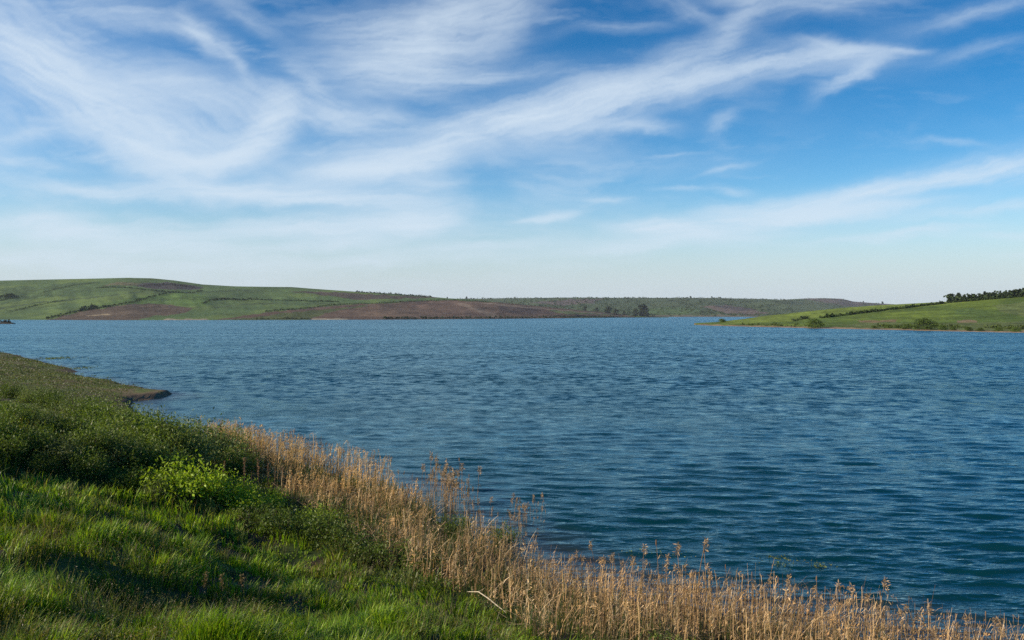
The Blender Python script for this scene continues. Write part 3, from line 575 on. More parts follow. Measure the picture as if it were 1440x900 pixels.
for k, (px, py, hp, lb) in enumerate(bush):
    b_ = far_tree(tS, right_hill, px, py + .6, hp * (1.0 if hp > 10 else .85), 4, lb, 'bushes along the right shore', 'bush'); q = b_.scale[2]; b_.scale = (q * (1.2 + .6 * (k * .37 % 1)), q * 1.3, q)

# rock islet with bushes at the left end of the lake
S = Shape(); g = np.random.default_rng(4); yy = F * H / (455.3 - HY); xx = (8 - CX) / F * yy; e = empty('islet', (xx, yy, 0))
th = np.linspace(0, 2 * np.pi, 25)[:-1]; rg = []
for r_, z_ in ((1, -1), (.92, .3), (.62, 1.0), (.3, 1.5), (.02, 1.8)):
    nr = r_ * (1 + .2 * np.sin(th * 3 + r_ * 4) + g.normal(size=24) * .06); rg.append(np.stack([np.cos(th) * nr * 11, np.sin(th) * nr * 5, np.full(24, z_) + g.normal(size=24) * .1 * r_], 1))
V = np.concatenate(rg); S.add(V, Q=[[i * 24 + j, i * 24 + (j + 1) % 24, (i + 1) * 24 + (j + 1) % 24, (i + 1) * 24 + j] for i in range(4) for j in range(24)], C=(.05, .045, .035)); S.build('rock', M_soil, e, True)
S = Shape()
for dx, hh in ((-4, 2), (-1, 2.6), (1.5, 4), (4, 1.6)): far_foliage(S, dx, 0, .8, 2.2, hh, 90, .8, (.04, .045, .025), g)
S.build('foliage', M_far, e); tag(e, 'small dark islet with bushes in the water near the far left shore', 'islet')



# ------------------------------------------------------------------ near vegetation
def inpx(x, y, z, poly):
    px, py = to_px(x, y, z); return in_poly(px, py, poly)
NEARBANK = [(-400, 640), (0, 668), (130, 690), (250, 715), (370, 748), (480, 792), (620, 848), (760, 890), (830, 930), (900, 1100), (700, 3000), (-3000, 3000)]
def reedmask(x, y):
    d = shore_dist(x, y)
    inner = np.interp(y, [5, 20, 26, 33, 40, 48, 56, 62], [7, 6.2, 4.4, 4.5, 5.4, 5.6, 3.2, .5]) + (fbm(x * .5, y * .5, 61, 3) - .5) * 3.2
    outer = -.1 - .9 * fbm(x * .4, y * .4, 62, 3)
    return (d < inner) & (d > outer) & (y < 63) & (x > -21), d, inner
def scatter(n, y0, y1, u0=-.92, u1=.35, g=rng):
    u = g.uniform(u0, u1, n); y = np.exp(g.uniform(math.log(y0), math.log(y1), n)); return u * y, y
def pick(g, n, cols, wts):
    c = np.array(cols)[g.choice(len(cols), n, p=np.array(wts) / sum(wts))]; return c * g.uniform(.75, 1.3, (n, 1))

g = np.random.default_rng(101)
# grass on the bank
x, y = scatter(470000, 4.2, 62, g=g); d = shore_dist(x, y); k = d > 1.5; x, y, d = x[k], y[k], d[k]
z = ground(x, y); px, py = to_px(x, y, z); nb = in_poly(px, py, NEARBANK); rm, _, inner = reedmask(x, y)
keep = (~rm | (g.random(len(x)) < .12)) & (nb | (g.random(len(x)) < .6)) & (fbm(x * 2.3, y * 2.3, 201, 3) > .39)
x, y, z, px, py, nb, d = (a[keep] for a in (x, y, z, px, py, nb, d)); n_ = len(x)
lump = fbm(x * 1.3, y * 1.3, 301, 3); lump2 = fbm(x * .45, y * .45, 302, 3)
dry = sstep(fbm(x * .8 + 5, y * .8, 303, 3) + .22 * np.exp(-((px - 130) ** 2 / 170 ** 2 + (py - 860) ** 2 / 70 ** 2)) + .12 * np.exp(-((px - 600) ** 2 / 130 ** 2 + (py - 820) ** 2 / 30 ** 2)), .51, .67)
fresh = nb * (1 - .8 * dry)
cA = pick(g, n_, [(.17, .30, .012), (.24, .37, .018), (.07, .12, .008), (.34, .40, .035)], [4, 3, 3, 2])
cB = pick(g, n_, [(.17, .22, .025), (.25, .26, .045), (.27, .2, .09), (.08, .12, .018)], [4, 3, 2, 3])
cC = pick(g, n_, [(.11, .16, .022), (.15, .19, .03), (.18, .19, .05), (.06, .10, .018)], [4, 3, 2, 3])
sel = g.random(n_); C = np.where((sel < fresh)[:, None], cA, np.where(nb[:, None], cB, cC))
h = (.05 + .46 * sstep(lump, .25, .75)) * g.uniform(.6, 1.35, n_) * np.where(nb, 1.0, 1.25) * (.7 + .6 * lump2)
wd_ = np.maximum(.010, .00115 * y) * g.uniform(.7, 1.4, n_)
az_ = fbm(x * .9, y * .9, 305, 2) * 9 + g.normal(size=n_) * .9
V, T, Q, CC = blades(np.stack([x, y, z - .01], 1), h, wd_, az_, g.uniform(.15, .9, n_), C)
go = mesh_from('grass', V, T, Q, M_grass, CC); tag(go, 'green grass covering the near bank', 'grass', kind='stuff')

# seeding grass stems, finer and taller, standing over the sward
x, y = scatter(30000, 5, 45, u1=.2, g=g); d = shore_dist(x, y); z = ground(x, y); rm, _, _ = reedmask(x, y)
k = (d > 4) & ~rm & (fbm(x * .6, y * .6, 401, 3) > .5); x, y, z = x[k], y[k], z[k]; n_ = len(x)
C = pick(g, n_, [(.16, .15, .06), (.2, .16, .09), (.1, .13, .04)], [3, 2, 3]); h = g.uniform(.3, .72, n_)
az_ = g.uniform(-.8, .9, n_)
V, T, Q, CC = blades(np.stack([x, y, z], 1), h, np.maximum(.006, .0006 * y), az_, g.uniform(.1, .5, n_), C)
tip = V.reshape(-1, 5, 3)[:, 4]; S = Shape(); S.add(V, T=T, Q=Q, C=CC)
for j in range(3):
    V, Q, CC = leaves(tip - np.array([0, 0, .03 * j]), np.maximum(.035, .0011 * y), .35, C * 1.15, droop=-.3, g=g); S.add(V, Q=Q, C=CC)
so_ = S.build('seeding_grass', M_grass); tag(so_, 'pale seeding grass stems standing over the green bank', 'grass', kind='stuff')

# rough herbs and undergrowth between the near bank and the shrubs
def undergrowth(n, y0, y1, seed, name, label, size, hmax, cols, wts, cond, asp=.5):
    g = np.random.default_rng(seed); x, y = scatter(n, y0, y1, g=g); d = shore_dist(x, y); z = ground(x, y); px, py = to_px(x, y, z)
    k = cond(x, y, d, px, py); x, y, z = x[k], y[k], z[k]; m = len(x)
    lump = fbm(x * .95, y * .95, seed + 1, 3); big = fbm(x * .3, y * .3, seed + 2, 2)
    top = hmax * sstep(lump, .3, .72) * (.45 + big)
    zz = top * g.random(m) ** .6
    sp = fbm(x * .5, y * .5, seed + 3, 3); C = pick(g, m, cols, wts) * (np.array([1, 1, 1]) * (1 + .0 * sp[:, None]))
    C = np.where((sp > .56)[:, None], C * np.array([1.45, 1.1, .9]), C)
    V, Q, CC = leaves(np.stack([x, y, z + zz], 1), np.maximum(size, .0017 * y), asp, C, droop=-.35, g=g)
    o = mesh_from(name, V, None, Q, M_leaf, CC); tag(o, label, 'undergrowth', kind='stuff'); return o
def c1(x, y, d, px, py):
    rm, _, _ = reedmask(x, y); return (~in_poly(px, py, NEARBANK)) & (d > 1.8) & ~rm & (y < 66 + 10 * fbm(x * .2, y * .2, 55, 2))
undergrowth(330000, 12, 84, 501, 'undergrowth', 'rough dark green herbs between the grass bank and the shrubs', .075, .7, [(.09, .14, .016), (.14, .19, .02), (.2, .24, .04), (.17, .18, .08), (.05, .08, .014)], [4, 4, 2, 1.5, 3], c1, .4)
def c2(x, y, d, px, py):
    rm, _, _ = reedmask(x, y); return in_poly(px, py, NEARBANK) & (d > 3) & ~rm & (fbm(x * .7, y * .7, 611, 3) > .5)
undergrowth(200000, 4.5, 30, 601, 'leafy_weeds', 'small broad leaved weeds among the grass of the near bank', .042, .38, [(.13, .20, .02), (.18, .23, .03), (.19, .16, .07), (.06, .10, .015)], [4, 3, 2, 3], c2, .45)

# short turf on the low spit
g = np.random.default_rng(700); x, y = scatter(120000, 60, 200, u0=-.8, u1=-.3, g=g); d = shore_dist(x, y); z = ground(x, y)
k = (d > .35) & (fbm(x * .3, y * .3, 701, 3) + .015 * d > .43); x, y, z = x[k], y[k], z[k]; n_ = len(x)
C = pick(g, n_, [(.07, .10, .022), (.10, .12, .03), (.13, .11, .05)], [4, 3, 1.5])
V, T, Q, CC = blades(np.stack([x, y, z], 1), g.uniform(.03, .11, n_), .001 * y, g.uniform(0, 6.28, n_), g.uniform(.2, .8, n_), C)
tf = mesh_from('spit_turf', V, T, Q, M_grass, CC); tag(tf, 'short olive turf on the low spit of land', 'grass', kind='stuff')

g = np.random.default_rng(720); x, y = scatter(26000, 66, 190, u0=-.8, u1=-.3, g=g); d = shore_dist(x, y); z = ground(x, y); k = (d > .3) & (d < 14) & (fbm(x * .5, y * .5, 721, 3) > .56); x, y, z = x[k], y[k], z[k]; n_ = len(x)
V, Q, CC = leaves(np.stack([x, y, z + g.uniform(0, .3, n_)], 1), .0022 * y, .4, pick(g, n_, [(.09, .12, .025), (.06, .08, .02), (.16, .13, .07)], [3, 3, 1]), droop=-.4, g=g)
sw = mesh_from('spit_weeds', V, None, Q, M_leaf, CC); tag(sw, 'scattered low weeds on the bare edge of the spit', 'weeds', kind='stuff')

# --- reeds
REEDC = [(.48, .31, .145), (.57, .38, .19), (.37, .23, .115), (.66, .49, .29), (.19, .125, .07)]
def ribbon(P, dirn, h, w, bend, C, nseg=4, g=rng):
    """stalks as tapered bent strips, n x (nseg+1) x 2 points"""
    m = len(P); t = np.linspace(0, 1, nseg + 1)[None, :, None]
    d = np.stack([np.cos(dirn), np.sin(dirn), np.zeros(m)], 1)[:, None]; f = g.uniform(0, np.pi, m); s = np.stack([np.cos(f), np.sin(f) * .5, np.zeros(m)], 1); s /= np.linalg.norm(s, axis=1)[:, None]; s = s[:, None]
    wob = g.normal(size=(m, nseg + 1, 1)) * .012; wob[:, 0] = 0
    c = P[:, None] + np.array([0, 0, 1.]) * (h[:, None, None] * t * (1 - .15 * bend[:, None, None] * t)) + d * (h * bend)[:, None, None] * t ** 1.8 + s * wob * h[:, None, None]
    ww = w[:, None, None] * (1 - .6 * t)
    V = np.stack([c - s * ww * .5, c + s * ww * .5], 2).reshape(-1, 3)
    b = (np.arange(m) * (nseg + 1) * 2)[:, None, None] + (np.arange(nseg) * 2)[None, :, None]
    Q = (b + np.array([0, 1, 3, 2])[None, None]).reshape(-1, 4)
    return V, Q, np.repeat(C, (nseg + 1) * 2, 0), c
def reedleaves(S, c, C, h, y, g, per=3, lo=.25):
    m, ns = c.shape[:2]
    for j in range(per):
        t = g.uniform(lo, .95, m); i0 = np.minimum((t * (ns - 1)).astype(int), ns - 2); fr = t * (ns - 1) - i0
        P = c[np.arange(m), i0] * (1 - fr[:, None]) + c[np.arange(m), i0 + 1] * fr[:, None]
        L = g.uniform(.12, .34, m) * h * .75; a = g.uniform(0, 6.28, m); up = g.uniform(-.55, .9, m)
        d = np.stack([np.cos(a), np.sin(a), np.zeros(m)], 1); s = np.stack([-np.sin(a), np.cos(a), np.zeros(m)], 1)
        mid = P + d * (L * .45)[:, None] + np.array([0, 0, 1.]) * (L * (up * .5))[:, None]
        tip = P + d * (L * .85)[:, None] + np.array([0, 0, 1.]) * (L * (up * .5 - .4))[:, None]
        w = (np.maximum(.016, .0005 * y) * g.uniform(.7, 1.4, m))[:, None]
        V = np.stack([P - s * w * .3, P + s * w * .3, mid + s * w * .5, mid - s * w * .5, tip], 1).reshape(-1, 3); b = np.arange(m)[:, None] * 5
        S.add(V, T=b + np.array([[3, 2, 4]]), Q=b + np.array([[0, 1, 2, 3]]), C=np.repeat(C * g.uniform(.8, 1.25, (m, 1)), 5, 0))
def plumes(S, tip, C, size, g, per=12):
    m = len(tip); 
    for j in range(per):
        off = g.uniform(0, 1, (m, 1)); P = tip - np.array([0, 0, 1.]) * off * size * .9 + g.normal(size=(m, 3)) * size * .07
        V, Q, CC = leaves(P, size * .42, .22, C * g.uniform(.85, 1.3, (m, 1)), droop=-.25 + .2 * j / per, g=g); S.add(V, Q=Q, C=CC)
g = np.random.default_rng(800)
def reed_bed(name, label, n, cond, hfun, plume_p, cols, wts, seed, per=3, yr=(14, 64), lift=1.):
    g = np.random.default_rng(seed); n = int(n * .75); x = g.uniform(-24, 40, n); y = g.uniform(yr[0], yr[1], n); rm, d, inner = reedmask(x, y)
    k = rm & cond(x, y, d); x, y, d, inner = x[k], y[k], d[k], inner[k]
    dens = fbm(x * .8, y * .8, seed + 4, 3); edge = sstep(d, -1.9, .2) * (1 - sstep(d, inner - 1.2, inner + .3) * .6)
    k = (dens > .38) & (g.random(len(x)) < .25 + .75 * edge); x, y, d = x[k], y[k], d[k]; m = len(x)
    z = ground(x, y); h = hfun(x, y, d) * g.uniform(.62, 1.15, m) * (.5 + .95 * fbm(x * .55, y * .55, seed + 6, 3)) 
    tone = fbm(x * .9, y * .9, seed + 8, 3)[:, None]; C = pick(g, m, cols, wts) * (.55 + .85 * tone) * (1 + (np.array([.0, -.02, .0]) * (tone - .5))); hh = (h - np.minimum(z, 0)) * np.where(g.random(m) < .3, g.uniform(.35, .8, m), 1.)
    V, Q, CC, c = ribbon(np.stack([x, y, z], 1), g.normal(.4, 1.2, m), hh, np.maximum(.016, .0005 * y) * g.uniform(.7, 1.7, m), np.where(g.random(m) < .16, g.uniform(.45, 1.1, m), g.uniform(0, .42, m) ** 1.5), C, 4, g)
    S = Shape(); S.add(V, Q=Q, C=CC); reedleaves(S, c, C, h, y, g, per)
    k = g.random(m) < plume_p; plumes(S, c[k, -1], C[k] * np.array([1.05, .98, .9]), .26, g, 11)
    o = S.build(name, M_reed); tag(o, label, 'reeds', kind='stuff'); return m
m1 = reed_bed('reeds', 'dense golden feathery reeds in the upper half of the reed bed', 62000, lambda x, y, d: y > 38.5, lambda x, y, d: np.interp(y, [38, 42, 46, 52, 60], [.95, 1.2, 1.75, 1.7, 1.3]), .55,
    [(.74, .48, .21), (.80, .56, .27), (.58, .37, .17), (.3, .19, .09)], [4, 3, 3, 1.5], 810, 5)
m2 = reed_bed('reeds', 'dry brown bent reed stems along the lower shore', 120000, lambda x, y, d: y <= 40, lambda x, y, d: np.interp(y, [14, 22, 27, 33, 40], [1.2, 1.25, 1.25, 1.05, 1.0]), .07, REEDC, [4, 3, 3, 1.5, 3], 820, 5)
# fallen, broken stems lying across each other at the foot of the bed
g = np.random.default_rng(830); x = g.uniform(-20, 35, 26000); y = g.uniform(14, 60, 26000); rm, d, _ = reedmask(x, y); x, y = x[rm], y[rm]; z = np.maximum(ground(x, y), 0) + g.uniform(.02, .45, len(x)); m = len(x)
a = g.uniform(0, 6.28, m); L = g.uniform(.3, .9, m); dv = np.stack([np.cos(a), np.sin(a), g.normal(size=m) * .35], 1); P = np.stack([x, y, z], 1); E = P + dv * L[:, None]
wv = np.stack([np.zeros(m), np.zeros(m), np.maximum(.012, .0003 * y)], 1) * .5; V = np.stack([P - wv, P + wv, E + wv, E - wv], 1).reshape(-1, 3)
lt = mesh_from('reed_litter', V, None, np.arange(4 * m).reshape(m, 4), M_reed, np.repeat(pick(g, m, [(.3, .22, .14), (.2, .14, .09), (.4, .31, .2)], [3, 3, 1]), 4, 0)); tag(lt, 'broken fallen stems lying at the foot of the reeds', 'reeds', kind='stuff')
# young green shoots among the dry reeds
x = g.uniform(-16, 16, 60000); y = g.uniform(20, 60, 60000); rm, d, _ = reedmask(x, y); k = rm & (fbm(x * .45, y * .45, 841, 3) + .2 * np.exp(-((x + 1.5) ** 2 + (y - 36) ** 2) / 14) + .14 * np.exp(-((x - 4.6) ** 2 + (y - 26.6) ** 2) / 4) + .16 * np.exp(-((x - 2.2) ** 2 + (y - 23) ** 2) / 3) > .56) & (d > -.3); x, y = x[k], y[k]; m = len(x); z = ground(x, y)
V, T, Q, CC = blades(np.stack([x, y, z], 1), g.uniform(.4, 1.05, m), .0006 * y, g.uniform(0, 6.28, m), g.uniform(.1, .5, m), pick(g, m, [(.08, .12, .025), (.12, .15, .04), (.06, .09, .02)], [3, 2, 2]))
ys_ = mesh_from('reed_shoots', V, T, Q, M_grass, CC); tag(ys_, 'young green shoots growing up between the dry reeds', 'reeds', kind='stuff')

def make_reed(seed, h=1.8, plume=True, cat=False):
    g = np.random.default_rng(seed); e = empty('reed_stalk'); b = g.normal() * .1; b2 = g.normal() * .06
    pts = [(b * t ** 2 * h, b2 * math.sin(3 * t) * h * .4, h * t) for t in np.linspace(0, 1, 8)]
    S = Shape(); tube(S, [(0, 0, -.6)] + pts, [.011] * 5 + [.009, .008, .007, .004], 4, (.36, .24, .13)); S.build('stem', M_reed, e)
    P = np.array(pts)
    for j in range(3):
        S = Shape(); t = g.uniform(.35, .85); i0 = int(t * 7); p = P[i0]; a = g.uniform(0, 6.28); L = g.uniform(.2, .4); s = np.array([-math.sin(a), math.cos(a), 0]); dd = np.array([math.cos(a), math.sin(a), 0])
        q = [p, p + dd * L * .3 + [0, 0, L * .3], p + dd * L * .65 + [0, 0, L * .25], p + dd * L + [0, 0, -L * .1]]
        V = []; ws_ = (.008, .02, .014, .002)
        for u, w_ in zip(q, ws_): V += [u - s * w_ * .6, u + s * w_ * .6]
        S.add(V, Q=[[0, 1, 3, 2], [2, 3, 5, 4], [4, 5, 7, 6]], C=(.38, .27, .15)); S.build('leaf', M_reed, e)
    S = Shape()
    if plume: plumes(S, np.repeat(P[-1:], 3, 0) + [0, 0, .05], np.repeat([[.36, .25, .15]], 3, 0), .32, g, 14)
    else: tube(S, [P[-1] - [0, 0, .12], P[-1] - [0, 0, .08], P[-1] + [0, 0, .02], P[-1] + [0, 0, .06]], [.008, .02, .018, .003], 6, (.26, .16, .09))
    S.build('plume' if plume else 'seed_head', M_reed, e); return e
reeds_p = [make_reed(s, 1.8, s % 3 != 0) for s in range(41, 48)]
g = np.random.default_rng(850)
def reed_at(x, y, h, label, group):
    pr = reeds_p[int(g.integers(len(reeds_p)))]; place(pr, x, y, max(float(ground(x, y)), -.45), h / 1.8, float(g.uniform(0, 6.28)), label, 'reed', group)
def reed_px(px, top, pyb, label, group):
    """a stalk whose foot stands in the water at photo pixel px, pyb and which reaches top"""
    y = F * H / (pyb - HY); reed_at((px - CX) / F * y, y, (pyb - top) / F * y, label, group)
G1, G2, G3, G4 = 'reed stalks standing in open water beyond the golden reeds', 'small stand of reeds farthest out in the water', 'tall stalks rising over the lower reed bed against the water', 'scattered thin reeds between the golden bed and the outer stand'
for _ in range(70): px = g.normal(628, 20); pb = 700 + (px - 628) * .35 + g.uniform(-14, 22); reed_px(px, pb - g.uniform(30, 60), pb, 'dry reed stalk in the loose stand in open water right of the golden reeds', G1)
for _ in range(42): px = g.normal(735, 13); pb = 728 + g.uniform(-8, 14); reed_px(px, pb - g.uniform(20, 42), pb, 'pale reed stalk in the small outermost stand in the water', G2)
for _ in range(60): px = g.uniform(560, 760); pb = np.interp(px, [560, 600, 700, 760], [688, 705, 740, 768]) + g.uniform(-12, 8); reed_px(px, pb - g.uniform(18, 42), pb, 'thin scattered reed in the shallows between the golden bed and the outermost stand', G4)
tall = [(838, 762), (852, 786), (870, 790), (889, 784), (903, 772), (925, 764), (940, 784), (957, 771), (981, 763), (991, 775), (1000, 800), (1022, 796), (1098, 816), (1114, 818), (1147, 814), (1136, 826), (1186, 822), (1203, 826), (1235, 816), (1240, 829), (1246, 850), (1277, 844), (1293, 850), (1311, 843), (1331, 851), (1347, 855), (1363, 860), (1390, 852), (1395, 868), (1416, 876), (800, 792), (1168, 838), (1060, 808), (1083, 812), (1270, 852), (1219, 838)]
for px, top in tall:
    pb = float(np.interp(px, [760, 850, 1000, 1100, 1250, 1420], [790, 832, 862, 884, 906, 938])) + g.uniform(0, 10); reed_px(px, top, pb, 'tall dry reed stalk rising above the lower reed bed against dark water', G3)
for _ in range(60):
    px = g.uniform(790, 1420); pb = float(np.interp(px, [760, 850, 1000, 1100, 1250, 1420], [790, 832, 862, 884, 906, 938])) + g.uniform(0, 14); reed_px(px, pb - g.uniform(35, 62), pb, 'tall dry reed stalk rising above the lower reed bed against dark water', G3)

# --- shrubs
def make_shrub(name, r, h, shoots, per, lsize, asp, base, seed, spread=1., curl=.2):
    g = np.random.default_rng(seed); e = empty(name); B = Shape(); Lf = Shape()
    for i in range(shoots):
        a = g.uniform(0, 6.28); q = r * g.uniform(.1, 1) ** .6 * spread; hh = h * g.uniform(.3, 1.15) * (1 - .35 * (q / r) ** 2)
        b = np.array([math.cos(a), math.sin(a), 0]); p0 = b * q * .25 + [0, 0, -.2]; p1 = b * q * .7 + [0, 0, hh * .55]; p2 = b * q * 1.05 + [g.normal() * .06, g.normal() * .06, hh]
        t = np.linspace(0, 1, 6)[:, None]; pts = (1 - t) ** 2 * p0 + 2 * t * (1 - t) * p1 + t ** 2 * p2
        if i % 2 == 0: tube(B, pts, np.linspace(.016, .004, 6), 4, (.09, .07, .045))
        tt = g.uniform(.3, 1.02, per)[:, None]; P = (1 - tt) ** 2 * p0 + 2 * tt * (1 - tt) * p1 + tt ** 2 * p2 + g.normal(size=(per, 3)) * lsize * 1.1
        C = np.array(base) * g.uniform(.75, 1.3) * g.uniform(.8, 1.25, (per, 1)); V, Q, CC = leaves(P, lsize, asp, C, droop=-.35, g=g); Lf.add(V, Q=Q, C=CC)
    B.build('branch', M_bark, e); Lf.build('foliage', M_leaf, e); return e
sD = [make_shrub('dark_shrub', 1.4, 1.7, 95, 34, .16, .36, (.12, .17, .024), 60 + i) for i in range(3)]
sW = [make_shrub('willow_shrub', 1.5, 1.9, 110, 38, .18, .22, (.17, .21, .06), 70 + i) for i in range(2)]
sY = [make_shrub('yellow_green_shrub', 1.35, 1.25, 70, 26, .13, .5, (.24, .33, .016), 80 + i) for i in range(2)]
sO = [make_shrub('low_shrub', 1.0, .9, 50, 26, .12, .40, (.10, .145, .022), 90 + i) for i in range(2)]
sB = make_shrub('bare_shrub', .8, .7, 90, 8, .07, .2, (.22, .17, .13), 99)
def shrub(pl, px, pyb, hpx, h0, label, group=None, cat='shrub', g=np.random.default_rng(9)):
    x, y, z = hit(px, pyb); pr = pl[int(g.integers(len(pl)))] if isinstance(pl, list) else pl
    return place(pr, x, y, z, hpx * y / F / h0, float(g.uniform(0, 6.28)), label, cat, group)
Gs = 'dark shrubs massed on the shore left of the reeds'
for k, (px, pb, hp, t) in enumerate([(322, 648, 44, 'W'), (300, 655, 56, 'W'), (276, 650, 58, 'D'), (255, 656, 62, 'W'), (232, 645, 56, 'D'), (212, 640, 58, 'D'), (190, 628, 52, 'W'), (170, 625, 54, 'D'), (150, 612, 44, 'D'), (128, 602, 40, 'D'), (108, 590, 34, 'W'), (85, 580, 28, 'D'), (335, 668, 40, 'D'),
        (64, 572, 24, 'D'), (40, 566, 22, 'W'), (15, 560, 22, 'D'), (200, 665, 48, 'D'), (165, 655, 46, 'W'), (130, 640, 44, 'D'), (95, 622, 42, 'D'), (60, 610, 40, 'W'), (25, 600, 36, 'D'), (240, 676, 42, 'D'), (-10, 620, 40, 'D'), (45, 640, 40, 'D'), (10, 650, 36, 'D'), (90, 655, 40, 'W'), (125, 670, 36, 'D'), (180, 690, 34, 'D'), (60, 668, 28, 'D'), (222, 700, 28, 'W')]):
    lb = {0: 'grey green feathery shrub at the right end of the thicket, touching the reeds', 6: 'shrub standing highest against the water below the tip of the spit'}.get(k, 'feathery grey green shrub in the thicket above the grass bank' if t == 'W' else 'dark leafy shrub in the thicket above the grass bank')
    shrub(sD if t == 'D' else sW, px, pb, hp, 1.7 if t == 'D' else 1.9, lb, Gs)
for px, pb, hp, lb in ((262, 700, 56, 'bright yellow green bush, tallest and leftmost of its kind beside the reeds'), (300, 708, 42, 'bright yellow green bush right of the tallest one'), (232, 694, 36, 'low yellow green bush at the left foot of the tallest one'), (328, 706, 36, 'small yellow green bush at the edge of the brown reeds'),
        (345, 724, 34, 'little bright sapling in front of the dark hollow'), (330, 735, 18, 'tiny yellow green sprout at the rim of the dark hollow'), (378, 716, 26, 'thin yellow green bush at the foot of the golden reeds'), (446, 742, 30, 'upright yellow green plant in front of the brown reeds'), (200, 690, 24, 'low yellow green plant left of all the other bright bushes')): shrub(sY, px, pb, hp, 1.25, lb, 'yellow green bushes')
for px, pb, hp, lb in ((452, 760, 38, 'green leafy bush at the foot of the brown reeds'), (478, 775, 34, 'low green bush right of the one at the foot of the reeds'), (435, 748, 30, 'small green bush at the left edge of the hollow under the reeds'), (520, 790, 36, 'dark low bush between the hollow and the grass crest'), (560, 800, 34, 'dark green bush below the middle of the reed bed'),
        (592, 806, 30, 'small bush at the right end of the dark hollow'), (395, 752, 36, 'dark bush in the hollow left of the reeds'), (370, 742, 34, 'dark bush at the left rim of the hollow'), (640, 752, 26, 'green bushy patch among the reeds'), (700, 768, 26, 'green bushy patch at the water side of the reeds')): shrub(sO, px, pb, hp, .9, lb, 'low bushes along the hollow')
shrub(sB, 343, 745, 28, .7, 'grey leafless brush pile below the little bright sapling', None, 'brush')
shrub(sB, 545, 800, 20, .7, 'small tangle of grey dead twigs on the crest of the grass bank', None, 'brush')

# dead mullein like stalks left of the golden reeds, docks on the bank
def make_stalk(name, h, seed, c, n=60):
    g = np.random.default_rng(seed); e = empty(name); S = Shape(); tube(S, [(0, 0, -.1), (.01, 0, h * .5), (.03, .01, h)], [.014, .011, .005], 5, c); S.build('stem', M_reed, e)
    S = Shape(); t = g.uniform(.45, 1.0, n); P = np.stack([.03 * t + g.normal(size=n) * .022, g.normal(size=n) * .022, h * t], 1); V, Q, CC = leaves(P, .055, .5, np.array(c) * g.uniform(.7, 1.4, (n, 1)), droop=-.4, g=g); S.add(V, Q=Q, C=CC); S.build('seed_head', M_reed, e); return e
st = make_stalk('dead_stalk', 1.5, 3, (.30, .18, .11), 120); dk = make_stalk('dock_plant', .7, 4, (.20, .15, .07), 130)
for k, (px, pb, hp) in enumerate([(314, 690, 42), (343, 692, 48), (363, 690, 46), (377, 688, 36), (353, 694, 30), (386, 690, 32), (397, 686, 30)]):
    x, y, z = hit(px, pb); place(st, x, y, z, hp * y / F / 1.5, k * 1.3, ['brown dead seed stalk rising alone behind the yellow green bush', 'tallest brown dead stalk between the bush and the reeds'][k] if k < 2 else 'brown dead seed stalk at the left edge of the reeds', 'plant', 'dead seed stalks by the reeds')
for k, (px, pb, hp, lb) in enumerate([(287, 848, 42, 'leftmost of three upright dock plants on the grass bank'), (311, 850, 40, 'middle one of three upright dock plants on the grass bank'), (341, 852, 42, 'rightmost of three upright dock plants on the grass bank'), (388, 890, 26, 'small reddish dock plant near the lower edge of the grass')]):
    x, y, z = hit(px, pb); place(dk, x, y, z, hp * y / F / .7, k * 2., lb, 'plant', 'dock plants on the grass bank')

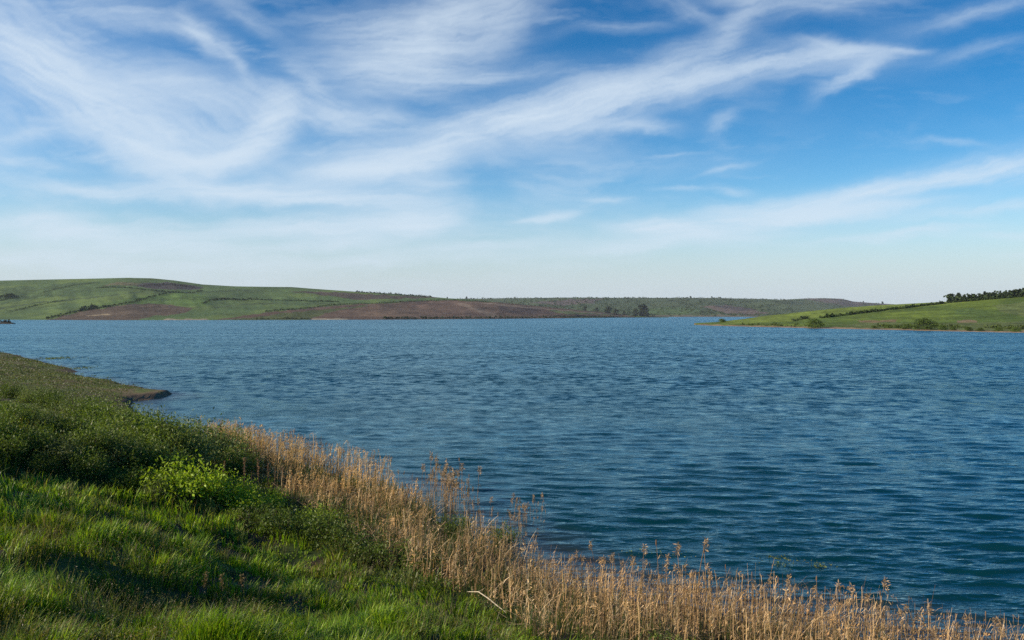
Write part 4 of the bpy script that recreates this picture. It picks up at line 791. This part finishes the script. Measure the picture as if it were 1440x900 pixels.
# pale dead branch lying at the edge of the grass
x0, y0, z0 = hit(657, 850); x1, y1, z1 = hit(712, 878); e = empty('dead_branch', (x0, y0, z0)); d_ = np.array([x1 - x0, y1 - y0, z1 - z0])
S = Shape(); tube(S, [(0, 0, .34), d_ * .3 + [0, 0, .5], d_ * .55 + [0, 0, .45], d_ * .8 + [0, 0, .36], d_ + [0, 0, .3]], [.01, .016, .017, .014, .008], 6, (.5, .42, .3)); S.build('limb', M_bark, e)
S = Shape(); tube(S, [d_ * .3 + [0, 0, .5], d_ * .42 + [.05, .05, .66]], [.006, .002], 4, (.5, .42, .3)); S.build('twig', M_bark, e); tag(e, 'pale bare dead branch lying where the grass meets the reeds', 'branch')

# floating weed
def weed(px, py, wx, wy, n, seed, label):
    g = np.random.default_rng(seed); y = F * H / (py - HY); x = (px - CX) / F * y; k_ = y / F; ky = y * y / (F * H)
    P = np.stack([g.normal(size=n) * wx * k_, g.normal(size=n) * wy * ky, g.uniform(.0, .06, n)], 1); P[:, 1] += P[:, 0] * -.15
    kp = fbm(P[:, 0] * 2 + seed, P[:, 1] * 1.2, seed, 3) > .42; P = P[kp]
    V, Q, CC = leaves(P, max(.07, .0016 * y), .5, pick(g, len(P), [(.16, .2, .03), (.1, .14, .03), (.2, .2, .06)], [3, 2, 1]), flat=.75, g=g)
    e = mesh_from('water_weed', V, None, Q, M_leaf, CC); e.location = (x, y, .03); tag(e, label, 'water weed', 'patches of floating weed', 'stuff')
weed(1098, 790, 12, 4, 420, 1, 'yellow green floating weed patch beyond the lower reeds'); weed(1148, 797, 11, 2.2, 160, 2, 'sparser floating weed patch just right of the thicker one')
weed(78, 504, 14, 1.0, 420, 3, 'long pale floating weed streak off the dark point'); weed(112, 518, 7, 1.2, 200, 4, 'short floating weed patch between the dark point and the spit'); weed(930, 780, 34, 3, 120, 5, 'thin scatter of weed behind the tall reeds')

# the air: one closed box of even thin haze
if HAZE:
    m, n, l = new_mat('air'); pv = N(n, 'ShaderNodeVolumePrincipled'); pv.inputs['Color'].default_value = (.80, .88, 1, 1); pv.inputs['Density'].default_value = HAZE; pv.inputs['Anisotropy'].default_value = .0
    o = N(n, 'ShaderNodeOutputMaterial'); l.new(pv.outputs[0], o.inputs['Volume'])
    x0, x1, y0, y1, z0, z1 = -8000, 8000, -1500, 9000, -7, 190
    V = [(x, y, z) for z in (z0, z1) for y in (y0, y1) for x in (x0, x1)]
    hb = mesh_from('haze', V, None, [[0, 2, 3, 1], [4, 5, 7, 6], [0, 1, 5, 4], [2, 6, 7, 3], [0, 4, 6, 2], [1, 3, 7, 5]], m); tag(hb, kind='stuff')
